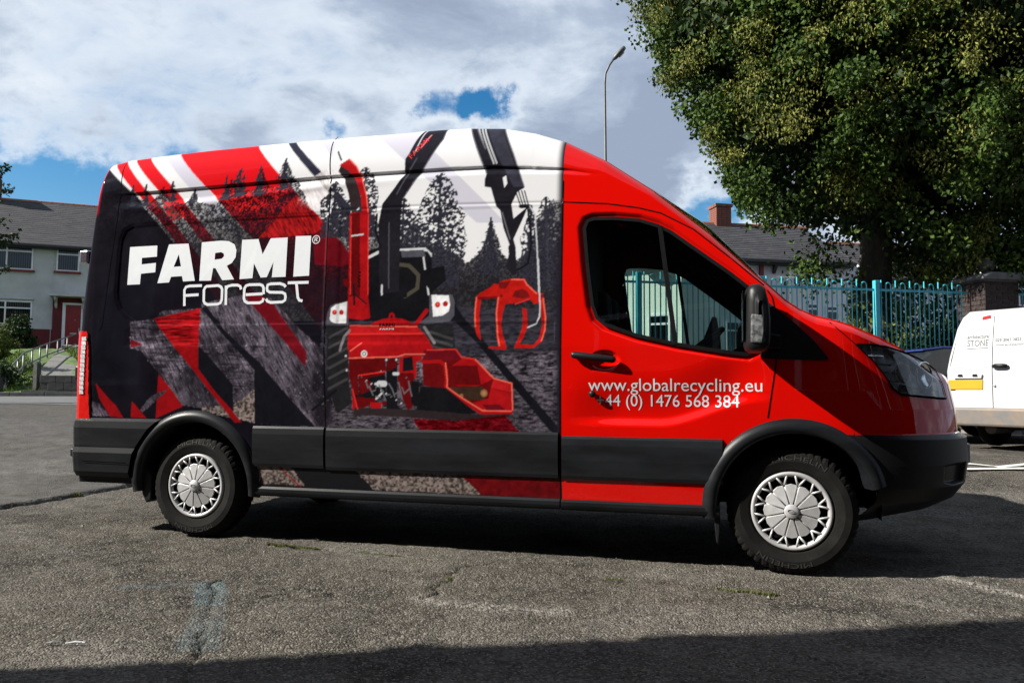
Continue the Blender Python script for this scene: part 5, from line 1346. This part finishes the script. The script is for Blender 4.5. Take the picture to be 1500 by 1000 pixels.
    def chimney(s, x, m, zt, pots=2, y=None, wd=.62):
        y = s.dep/2 if y is None else y; t = s.t; z0 = s.zr-.5; rows = int((zt-z0)/.085)
        ch = MB().box(x-wd/2+.01,x+wd/2-.01,y-.30,y+.30,z0,zt).build('chimney', 'mortar', t); sh = None
        for r_ in range(rows):
            for k in range(3):
                bw = wd/3; xx = x-wd/2+k*bw+(0 if r_ % 2 else .0)
                if sh is None: sh = MB().box(0,bw-.012,-.012,.05,0,.073).build('brick', m, ch); q = sh
                else: q = bpy.data.objects.new('brick', sh.data); C.objects.link(q); q.parent = ch
                q.location = (xx,y-.31,z0+r_*.085)
            for k in range(3):
                q = bpy.data.objects.new('brick', sh.data); C.objects.link(q); q.parent = ch; q.rotation_euler = (0,0,math.pi/2); q.location = (x+wd/2+.0,y-.30+k*bw,z0+r_*.085)
                q = bpy.data.objects.new('brick', sh.data); C.objects.link(q); q.parent = ch; q.rotation_euler = (0,0,-math.pi/2); q.location = (x-wd/2,y-.30+(k+1)*bw,z0+r_*.085)
        MB().box(x-wd/2-.05,x+wd/2+.05,y-.36,y+.36,zt-.02,zt+.10).build('chimney_cap', m, ch)
        for k in range(pots): MB().lathe([(.09,0),(.11,.04),(.085,.08),(.08,.34),(.10,.38),(.06,.38)], 14, 'z', (x-.16+.32*k,y,zt+.10)).build('chimney_pot', 'ridge_tile', ch, smooth=True)
glass('window_pane', (.55,.60,.62), 1.3)
# left: cream house with maroon plinth and porch, local x = 0 at the wall seam beside the porch
hL = House('cream_house', 'cream rendered terraced house with maroon plinth, red door and slate roof', (-24.73-.8018*8, 22.1-.5976*8), 36.7, 14, 7.4, 2.57, 7.30, 9.75, 'render_cream', slate_parts=290, part_x=(5.2,9.8))
X0 = 8.0
hL.window(X0-2.9, X0-.82, 6.07, 7.14, .26, (X0-1.80,)); hL.window(X0+.07, X0+.95, 6.10, 7.16, .30); hL.window(X0-2.9, X0-.78, 3.70, 4.72, .30, (X0-1.77,), sill=None)
hL.window(X0+2.2, X0+4.2, 6.07, 7.14, .26, (X0+3.2,)); hL.window(X0+2.2, X0+4.2, 3.70, 4.72, .3, (X0+3.2,))
MB().box(X0-3.0,X0-.72,-.10,-.002,4.79,4.85).build('window_hood', 'render_cream', hL.t)
MB().box(X0-8.0,X0-.004,-.035,-.002,2.0,3.54).build('plinth', 'render_maroon', hL.t)
MB().box(X0,X0+1.30,-.035,-.002,2.0,4.93).build('porch_wall', 'render_maroon', hL.t)
MB().box(X0-.10,X0+1.42,-.62,-.002,4.95,5.04).build('porch_canopy', 'render_cream', hL.t, bevel=.01)
for x in (X0+.13, X0+1.20): MB().prism([(-.03,4.95),(-.50,4.95),(-.46,4.82),(-.22,4.70),(-.16,4.52),(-.10,4.48),(-.03,4.46)], lambda y, z: (x-.045,y,z), lambda y, z: (x+.045,y,z)).build('porch_bracket', 'render_cream', hL.t, bevel=.008)
fr = MB(); fr.box(X0+.38,X0+.50,-.075,-.036,2.62,4.72); fr.box(X0+1.10,X0+1.16,-.075,-.036,2.62,4.72); fr.box(X0+.50,X0+1.10,-.075,-.036,4.63,4.72)
df = fr.build('door_frame', 'upvc', hL.t); dr = MB().box(X0+.50,X0+1.10,-.066,-.037,2.62,4.63).build('door', 'door_red', hL.t, bevel=.004)
MB().box(X0+.70,X0+.95,-.074,-.067,3.36,3.41).build('letter_box', 'aluminium', dr); MB().box(X0+1.03,X0+1.06,-.11,-.067,3.34,3.62).build('handle', 'aluminium', dr); MB().box(X0+.86,X0+.88,-.074,-.067,3.95,3.99).build('door_knocker', 'aluminium', dr)
MB().tube([(X0-.05,-.06,2.6),(X0-.05,-.06,7.0)], .012, 6).build('cable', 'render_cream', hL.t)
hL.chimney(4.55, 'brick_dark', 10.9, 1, y=3.7, wd=.9)
# garden in front of it
def garden():
    mb = MB(); na, nb = 60, 30
    for i in range(na+1):
        for j in range(nb+1):
            a = -18+40*i/na; b = .25+16*j/nb; x, y, z = kp(a, b, 0); z = .86+1.70*min(1, max(0, (b-.3)/9.5))+(math.sin(a*2.1)*math.sin(b*1.7))*.04; mb.v.append((x, y, z))
    mb.f = [(i*(nb+1)+j, (i+1)*(nb+1)+j, (i+1)*(nb+1)+j+1, i*(nb+1)+j+1) for i in range(na) for j in range(nb)]
    tag(mb.build('lawn_bank', 'lawn', smooth=True), 'sloping green lawn in front of the cream house', kind='structure')
    rng = np.random.default_rng(3); a = rng.uniform(-4, 8, 16000); b = rng.uniform(.3, 10, 16000); ok = np.abs((b-.6)*.62+a-2.0) > .8
    a, b = a[ok], b[ok]; P = np.stack([K0.x+KD.x*a+KN.x*b, K0.y+KD.y*a+KN.y*b, .85+1.70*np.clip((b-.3)/9.5, 0, 1)], 1)
    o = leaves('lawn_grass', P, .16, 'grass_blade', None, 9, -2.5, .18); tag(o, 'rough green grass on the bank beside the path', 'grass', kind='stuff')
garden()
def wall_run(name, label, a0, a1, b, z0, z1, m):
    t = thing(name, label, 'wall', kp(a0, b, z0), math.atan2(KD.y, KD.x)); L_ = a1-a0
    MB().box(.006,L_-.006,.01,.19,-.25,z1-z0-.006).build('mortar_core', m, t); sh = None; r_ = 0; z = 0
    while z < z1-z0-.05:
        x = -(.22 if r_ % 2 else 0)
        while x < L_:
            x0, x1 = max(0, x), min(L_, x+.44)
            if x1-x0 > .3:
                if sh is None: sh = MB().box(0,.43,0,.20,0,.205).build('block', m, t, bevel=.008); q = sh
                else: q = bpy.data.objects.new('block', sh.data); C.objects.link(q); q.parent = t; q.modifiers.new('bevel', 'BEVEL').width = .008
                q.location = (x0,0,z); q.scale = ((x1-x0-.012)/.43,1,1)
            x += .44
        z += .215; r_ += 1
wall_run('garden_wall', 'low dark block garden wall beside the path opening', .95, 6.3, .30, .72, 1.29, 'block_dark')
wall_run('garden_wall', 'low dark block garden wall at the foot of the planted bank', -9, -.35, .30, .72, 1.10, 'block_dark')
def path():
    t = thing('garden_path', 'concrete path with steps climbing to the red front door', 'path', (-15.3,12.5,.86)); o = Vector((-15.3,12.5,.86))
    A, B = Vector((-15.1,12.45,.86)), Vector((-22.75,21.5,2.78)); d = (B-A); dh = Vector((d.x, d.y, 0)).normalized(); sd = Vector((-dh.y, dh.x, 0)); n = 16
    for k in range(n):
        p = A+d*(k/n); q = A+d*((k+1)/n); z = p.z+(.06 if k < 4 else .03)
        MB().obox(Vector((p.x, p.y, z-.25))-sd*.55-o, Vector((q.x-p.x, q.y-p.y, .0 if k < 4 else q.z-p.z))*.985, sd*1.1, (0,0,.25)).build('step' if k < 4 else 'slab', 'concrete', t, bevel=.01)
path()
def handrail():
    pts = [Vector(p) for p in ((-16.44,12.42,1.44),(-18.54,14.96,2.12),(-20.72,18.0,2.64),(-22.5,21.15,3.24))]
    t = thing('path_handrail', 'galvanised tube handrail running up beside the garden path', 'handrail', (pts[0].x, pts[0].y, .8)); o = Vector((pts[0].x, pts[0].y, .8))
    for dz in (0, -.42): MB().tube([p-o+Vector((0,0,dz)) for p in pts], .026, 8).build('rail', 'galvanised', t, smooth=True)
    for a, b in zip(pts[:-1], pts[1:]):
        for k in range(3):
            p = a.lerp(b, k/3)-o; MB().tube([p, p-Vector((0,0,1.05))], .028, 8).build('post', 'galvanised', t, smooth=True)
handrail()
def side_post(i, a, b, h):
    x, y, z = kp(a, b, .75); t = thing('gate_post', ['dark wooden gate post at the wall end by the path', 'short dark post standing at the path edge'][i], 'post', (x, y, z)); MB().prism([(-.07,-.2),(.07,-.2),(.07,h),(0,h+.05),(-.07,h)], lambda a_, z_: (a_,-.07,z_), lambda a_, z_: (a_,.07,z_)).build('shaft', 'block_dark', t, bevel=.01)
side_post(0, .80, .45, .95); side_post(1, -.25, .55, .70)
shrub('rose_bush', 'leggy rose bush with pink blooms below the ground floor window', (-24.2,19.9,2.4), (.7,.6,.85), 2600, 'dark_leaf', 31, .12)
shrub('rose_bush', 'low green bush with reddish tips on the lawn bank', (-19.75,15.1,1.75), (.45,.45,.75), 1800, 'shrub_leaf', 32, .10)
shrub('hedge_plant', 'dark green plants behind the low wall below the handrail', (-17.3,12.75,.95), (1.1,.6,.5), 2600, 'dark_leaf', 33, .10)
# branches of a tree that stands mostly out of view on the left
def edge_tree():
    t = thing('garden_tree', 'dark leafy roadside tree whose branch tips overlap the cream house roof', 'tree', (-12.9,6.9,.55)); rng = np.random.default_rng(12); mb = MB()
    mb.tube([(0,0,-.2),(0,0,2),(.1,0,4),(0,.1,6.2)], [.2,.17,.12,.03], 8); pts = []
    tips = [(2.05,.30,5.03),(2.15,.33,4.55),(2.08,.30,3.92),(2.34,.37,3.62),(2.1,.30,3.45),(1.6,-.4,4.4),(1.5,.9,3.0),(-1.7,.3,4),(-1.4,-.9,3.3),(-1.2,1.2,4.6),(.2,-1.6,3.9),(.2,1.6,3.2),(.8,-1.1,5.2),(-.6,.5,5.8),(.9,.8,5.6)]
    for x, y, z in tips:
        b = Vector((0,0,max(1.8, z-.7))); e = Vector((x, y, z)); mb.tube([b, b.lerp(e, .5)+Vector((0,0,.12)), e], [.05,.03,.008], 5)
        for k in range(16):
            f = rng.uniform(.65, 1.0); p = b.lerp(e, f); sp = .05+.20*(1-f); pts.append(np.array(p)+rng.normal(0, sp, (7,3))*np.array((1,1,.7)))
    mb.build('trunk', 'bark', t, smooth=True); leaves('crown', np.concatenate(pts), .085, 'dark_leaf', t, 13, .2)
edge_tree()
# right: white houses behind the railings
RO = Vector((5.12,23.93,0)); RD = Vector((math.cos(R(26)), math.sin(R(26)), 0))
def rorg(s): p = RO+RD*s; return (p.x, p.y)
hR = House('white_house', 'white rendered house with slate roof and brick chimney behind the railings', rorg(-3.4), 26, 6.5, 6.4, .6, 5.80, 7.62, 'render_white', slate_parts=150, part_x=(.6,5.4))
hR.window(4.18,5.20,4.85,5.60,.45,(4.85,),sill=None); hR.window(4.75,5.22,3.65,4.22,.35,sill='upvc'); hR.window(5.50,5.98,3.60,4.15,.35,sill='upvc'); hR.window(.45,.95,4.70,5.0,0,sill='sill_maroon'); hR.window(1.6,2.6,2.4,3.5,.3,(2.1,))
MB().box(2.90,3.04,-.10,-.002,2.0,5.66).build('downpipe', 'sill_maroon', hR.t); MB().box(4.0,4.12,-.12,-.002,1.0,5.6).build('corner_strip', 'upvc', hR.t)
mb = MB(); mb.tube([(3.55,-.05,4.9),(3.55,-.55,5.05)], .015, 6); mb.tube([(3.3,-.55,5.05),(4.0,-.55,5.02)], .010, 6)
for k in range(6): mb.tube([(3.34+k*.12,-.68,5.06),(3.34+k*.12,-.42,5.06)], .006, 5)
mb.build('television_aerial', 'aluminium', hR.t)
MB().prism([(-.02,5.62),(-.32,5.62),(-.06,5.25),(-.02,5.25)], lambda y, z: (3.42,y,z), lambda y, z: (3.52,y,z)).build('eaves_bracket', 'gutter_black', hR.t)
hR.chimney(3.0, 'brick', 8.35, 0)
hG = House('pale_gable_house', 'sunlit pale house wall with satellite dish seen through the cab windows', (.2,16.45), -14, 2.25, 4, .5, 4.75, 5.05, 'render_mint', slate_parts=0)
hG.window(1.3,1.9,2.2,3.1,.3,sill='upvc')
mb = MB(); c = Vector((1.22,-.28,4.62)); dn = Vector((-.35,-.85,.35)).normalized(); u = dn.orthogonal().normalized(); w = dn.cross(u); n = 20
mb.v = [tuple(c)]+[tuple(c+(u*math.cos(2*math.pi*k/n)+w*math.sin(2*math.pi*k/n))*.17+dn*.03) for k in range(n)]+[tuple(c+(u*math.cos(2*math.pi*k/n)+w*math.sin(2*math.pi*k/n))*.31+dn*.09) for k in range(n)]
mb.f = [(0, 1+k, 1+(k+1) % n) for k in range(n)]+[(1+k, 1+n+k, 1+n+(k+1) % n, 1+(k+1) % n) for k in range(n)]
dish = mb.build('satellite_dish', 'lamp_grey', hG.t, smooth=True, solid=.012); MB().tube([c, (1.22,-.0,4.5)], .025, 6).build('dish_arm', 'lamp_grey', dish); MB().tube([c-u*.25, c+dn*.40], .012, 6).build('dish_arm', 'lamp_grey', dish)
MB().tube([(.35,-.06,.5),(.35,-.06,4.6)], .045, 8).build('downpipe', 'gutter_black', hG.t)
hC = House('grey_roofed_house', 'white house with grey slate roof between the lime trunk and brick pillar', rorg(4.2), 26, 4.6, 6, .6, 5.3, 7.0, 'render_white', slate_parts=0)
hC.window(.6,1.6,3.9,4.9,.3,(1.1,),sill='upvc'); hC.window(2.8,3.9,3.9,4.9,.3,(3.3,),sill='upvc')
hD = House('end_house', 'white house with purple slate roof beyond the brick pillar', rorg(9.3), 26, 6, 6.2, .6, 5.55, 7.5, 'render_white', slate_parts=120, part_x=(.2,4))
hD.window(.55,1.45,4.35,5.35,.35,(1.0,)); hD.window(2.4,3.6,4.3,5.35,.3,(3.0,)); hD.chimney(1.0, 'brick', 8.2, 2)
# ------------------------------------------------------------------ white van with its back to the camera
def white_van():
    HD = 136-90; t = thing('white_van', 'white delivery van seen from behind with stone company lettering on its doors', 'van', (6.17,5.57,.32), math.atan2(-.6947,.7193))
    # local x runs to the right along the tail, local y forward; tail at y = 0
    k = 1.17; Wv = 1.62
    tail = [(.02,.27),(0,.52),(-.005,.95),(.02,1.10),(.10,1.48),(.16,1.62),(.24,1.69),(Wv-.24,1.69),(Wv-.16,1.62),(Wv-.10,1.48),(Wv-.02,1.10),(Wv+.005,.95),(Wv,.52),(Wv-.02,.27)]
    mb = MB(); st = [(0,.0,0),(.05,-.03,.012),(.30,-.045,.02),(2.4,-.045,.03),(2.9,-.03,.01)]; n = len(tail)
    for y, g, dz in st:
        for x, z in tail: cx = x-Wv/2; mb.v.append((Wv/2+cx*(1-2*g/Wv), y+.16*max(0, z-.9)**1.5*(1 if y < .3 else .3), z+(dz if z > 1 else 0)))
    for i in range(len(st)-1): mb.f += [(i*n+j, i*n+(j+1) % n, (i+1)*n+(j+1) % n, (i+1)*n+j) for j in range(n)]
    mb.f += [tuple(range(n))[::-1], tuple((len(st)-1)*n+j for j in range(n))]
    mb.build('body', 'paint_white', t, bevel=.02)
    def tp(x, z, o=0): return (x, .16*max(0, z-.9)**1.5-o, z)
    def plate(name, pts, m, o0=.012, par=t):
        f = MB(); nseg = 8; zs = [p[1] for p in pts]
        return f.prism(pts, lambda x, z: tp(x, z, o0), lambda x, z: tp(x, z, .001)).build(name, m, par)
    # door leaves as raised panels with gaps
    for nm, x0, x1 in (('rear_door', .10, .545), ('rear_door', .555, Wv-.06)):
        zs = [.30,.55,.80,.95,1.05,1.15,1.25,1.35,1.45,1.52,1.58,1.63]; f = MB(); q = []
        for z in zs:
            l = max(x0, .06+.10*max(0, (z-1.0))/.5) if x0 < .2 else x0; r_ = min(x1, Wv-.06-.10*max(0, (z-1.0))/.5); q.append((l, r_, z))
        for l, r_, z in q: f.v += [tp(l,z,.010), tp(r_,z,.010)]
        f.f = [(2*i,2*i+1,2*i+3,2*i+2) for i in range(len(q)-1)]
        d = f.build(nm, 'paint_white', t, smooth=True)
        if x0 < .2: left = d
        else: right = d
    ol = [(.175,1.54),(.52,1.56)]
    def line(name, pts, w, m, par, o=.0125):
        f = MB()
        for a, b in zip(pts[:-1], pts[1:]):
            A, B = Vector(a), Vector(b); k_ = max(1, int((B-A).length/.05)); 
            for i in range(k_):
                p, q = A.lerp(B, i/k_), A.lerp(B, (i+1)/k_); nn = Vector((-(B-A).y, (B-A).x)).normalized()*w/2
                f.quadface(tp(*(p+nn),o), tp(*(q+nn),o), tp(*(q-nn),o), tp(*(p-nn),o))
        return f.build(name, m, par)
    line('window_press', [(.515,1.52),(.20,1.50),(.165,1.47),(.10,1.12),(.09,1.03),(.12,.995),(.50,.995)], .006, 'print_pale', left); line('window_press', [(.575,1.525),(1.3,1.56)], .006, 'print_pale', right)
    plate('brake_lamp', [(.41,1.585),(.51,1.60),(.505,1.635),(.415,1.62)], 'lamp_red', .022)
    plate('lamp_bar', [(.08,.86),(.43,.86),(.44,.905),(.09,.905)], 'paint_white', .035, left)
    for x in (.15,.33): plate('plate_lamp', [(x,.885),(x+.06,.885),(x+.05,.91),(x+.01,.91)], 'plastic_black', .05, left)
    plate('number_plate', [(.02,.725),(.435,.725),(.44,.84),(.02,.84)], 'plate_yellow', .02, left)
    mb = MB(); mb.tube([tp(.575,1.0,.03), tp(.60,1.005,.05), tp(.70,1.005,.05), tp(.73,1.0,.03)], [.024,.026,.026,.024], 8); mb.build('door_handle', 'plastic_black', right, smooth=True)
    MB().lathe([(0,-.02),(.014,-.018),(.016,0)], 16, 'y', (.575,-.012,.77)).build('lock', 'aluminium', right); MB().box(-.02,.01,.03,.06,1.06,1.11).build('hinge', 'plastic_black', left)
    MB().box(-.03,Wv+.03,-.08,.12,.275,.50).build('rear_bumper', 'rust_grey', t, bevel=.03)
    for x in (.05, Wv-.26):
        w = MB().lathe([(.10,-.08),(.17,-.10),(.26,-.09),(.285,-.05),(.285,.05),(.26,.09),(.10,.08)], 40, 'x', (x+.10,.78,.285)).build('wheel', 'rubber', t, smooth=True)
        MB().lathe([(0,-.06),(.16,-.085),(.17,-.095)], 28, 'x', (x+.10,.78,.285)).build('rim', 'aluminium', w)
        w2 = w.copy(); C.objects.link(w2); w2.parent = t; w2.location = (0,1.55,0)
    MB().box(.2,Wv-.2,.3,2.6,.24,.34).build('underbody', 'cavity', t); MB().tube([(.35,.3,.24),(.35,.75,.24)], .07, 10).build('silencer', 'rust_grey', t)
    fn = lambda o: (lambda x, z: tp(x, z, o))
    type_on('architectural', 'sign_lettering', 'print_grey', fn(.0125), left, .243, .505, 1.352, .048, bold=.018); type_on('STONE', 'sign_lettering', 'print_grey', fn(.0125), left, .243, .50, 1.255, .080, bold=.012); type_on('TM', 'sign_lettering', 'print_pale', fn(.0125), left, .513, .530, 1.41, .010)
    line('sign_rule', [(.243,1.225),(.50,1.23)], .008, 'print_dark', left); type_on('granite, marble & stone services', 'sign_lettering', 'print_pale', fn(.0125), left, .243, .50, 1.190, .014); type_on('..........................', 'sign_lettering', 'print_pale', fn(.0125), left, .30, .50, 1.160, .012)
    plate('column_emblem', [(.195,1.145),(.235,1.145),(.235,1.33),(.243,1.35),(.243,1.38),(.19,1.38),(.185,1.345),(.195,1.33)], 'print_pale', .0115, left)
    type_on('029 2067 2825', 'sign_lettering', 'print_dark', fn(.0125), right, .578, .875, 1.302, .036, bold=.025); type_on('www.architecturalstone', 'sign_lettering', 'print_grey', fn(.0125), right, .578, 1.04, 1.248, .024, bold=.02)
white_van()
# ------------------------------------------------------------------ blue car between the van bonnet and the railings
def blue_car():
    t = thing('blue_car', 'dark blue car with pale roof edge parked against the railings', 'car', (6.35,7.15,.33), R(20)); L_, Wc = 3.9, 1.62
    low = [(-2.0,.25),(-2.02,.62),(-1.80,.80),(-1.0,.88),(1.55,.90),(1.95,.80),(2.0,.45),(1.95,.25)]
    MB().prism(low, lambda x, z: (x,-Wc/2,z), lambda x, z: (x,Wc/2,z)).build('body', 'paint_blue', t, bevel=.06)
    MB().prism([(-1.05,.87),(-.45,1.24),(-.2,1.28),(.95,1.28),(1.2,1.22),(1.62,.89)], lambda x, z: (x,-Wc/2+.10+.12*max(0,z-.9),z), lambda x, z: (x,Wc/2-.10-.12*max(0,z-.9),z)).build('cabin_glass', 'window_glass', t, bevel=.04)
    MB().prism([(-.50,1.245),(-.2,1.285),(.95,1.285),(1.25,1.225),(1.22,1.255),(.95,1.315),(-.2,1.315),(-.5,1.27)], lambda x, z: (x,-.58,z), lambda x, z: (x,.58,z)).build('roof', 'paint_blue', t, bevel=.02)
    for x in (-1.25, 1.2):
        for s in (-1, 1):
            w = MB().lathe([(.10,-.08),(.2,-.09),(.27,-.08),(.29,-.05),(.29,.05),(.27,.08),(.1,.08)], 32, 'y', (x, s*(Wc/2-.10),.29)).build('wheel', 'rubber', t, smooth=True); MB().lathe([(0,-.09),(.17,-.094),(.19,-.09)], 24, 'y', (x, s*(Wc/2-.10),.29)).build('rim', 'aluminium', w)
    for s in (-1, 1): MB().box(-2.03,-1.9,s*.62-.14,s*.62+.14,.58,.72).build('headlight', 'lamp_clear', t, bevel=.02); MB().box(1.93,2.02,s*.66-.1,s*.66+.1,.55,.78).build('tail_lamp', 'lamp_red', t, bevel=.02)
blue_car()
# ------------------------------------------------------------------ school building behind the camera: its shade lies across the yard
def hall():
    d = Vector((.8944,.4472,0)); e = Vector((.87,-3.12,0))-d*5.2
    t = thing('school_hall', 'long brick school hall with slate roof and dark annexe added to block skylight beside the yard', 'building', (e.x, e.y, 0), math.atan2(.4472,.8944))
    MB().box(-16,0,-9,0,-.3,7.0).build('wall', 'brick', t)
    MB().prism([(.0,7.0),(.35,7.0),(.35,7.25),(-4.5,8.4),(-9.35,7.25),(-9.35,7.0)], lambda y, z: (-16.3,min(y, .0),z), lambda y, z: (.0,min(y, .0),z)).build('roof', 'slate', t)
    MB().box(-5,17,-13,-5.6,-.3,9.2).build('added_annexe', 'brick_dark', t); MB().box(-5.2,17.2,-13.2,-5.4,9.2,9.4).build('added_annexe_roof', 'slate', t)  # unseen dark block, added to cut skylight and darken the van's reflections
    for k in range(6):
        w = MB().box(-3.6+k*3.3,-1.4+k*3.3,-5.61,-5.54,1.1,3.2).build('window', 'upvc', t); MB().box(-3.5+k*3.3,-1.5+k*3.3,-5.56,-5.53,1.2,3.1).build('pane', 'window_glass', w)
    for k in range(5):
        w = MB().box(-14.6+k*3,-12.8+k*3,-.02,.05,1.2,3.4).build('window', 'upvc', t); MB().box(-14.5+k*3,-12.9+k*3,.03,.056,1.3,3.3).build('pane', 'window_glass', w)
hall()
# litter
tw = thing('dry_twig', 'small pale dry twig lying on the shaded tarmac edge', 'twig', (.95,-2.98,.0)); MB().tube([(0,0,.006),(.035,.012,.012),(.075,.018,.010)], .004, 5).build('stem', 'render_cream', tw); MB().tube([(.06,.016,.010),(.064,-.01,.012)], .003, 5).build('side_shoot', 'render_cream', tw)
lf = MB(); lf.quadface((-.06,-.05,.006),(-.03,-.035,.016),(0,-.02,.008),(-.025,-.055,.012)); lo = lf.build('dry_leaf', 'concrete'); lo.location = (.93,-2.95,0); tag(lo, 'curled grey dry leaf beside the twig', 'leaf')
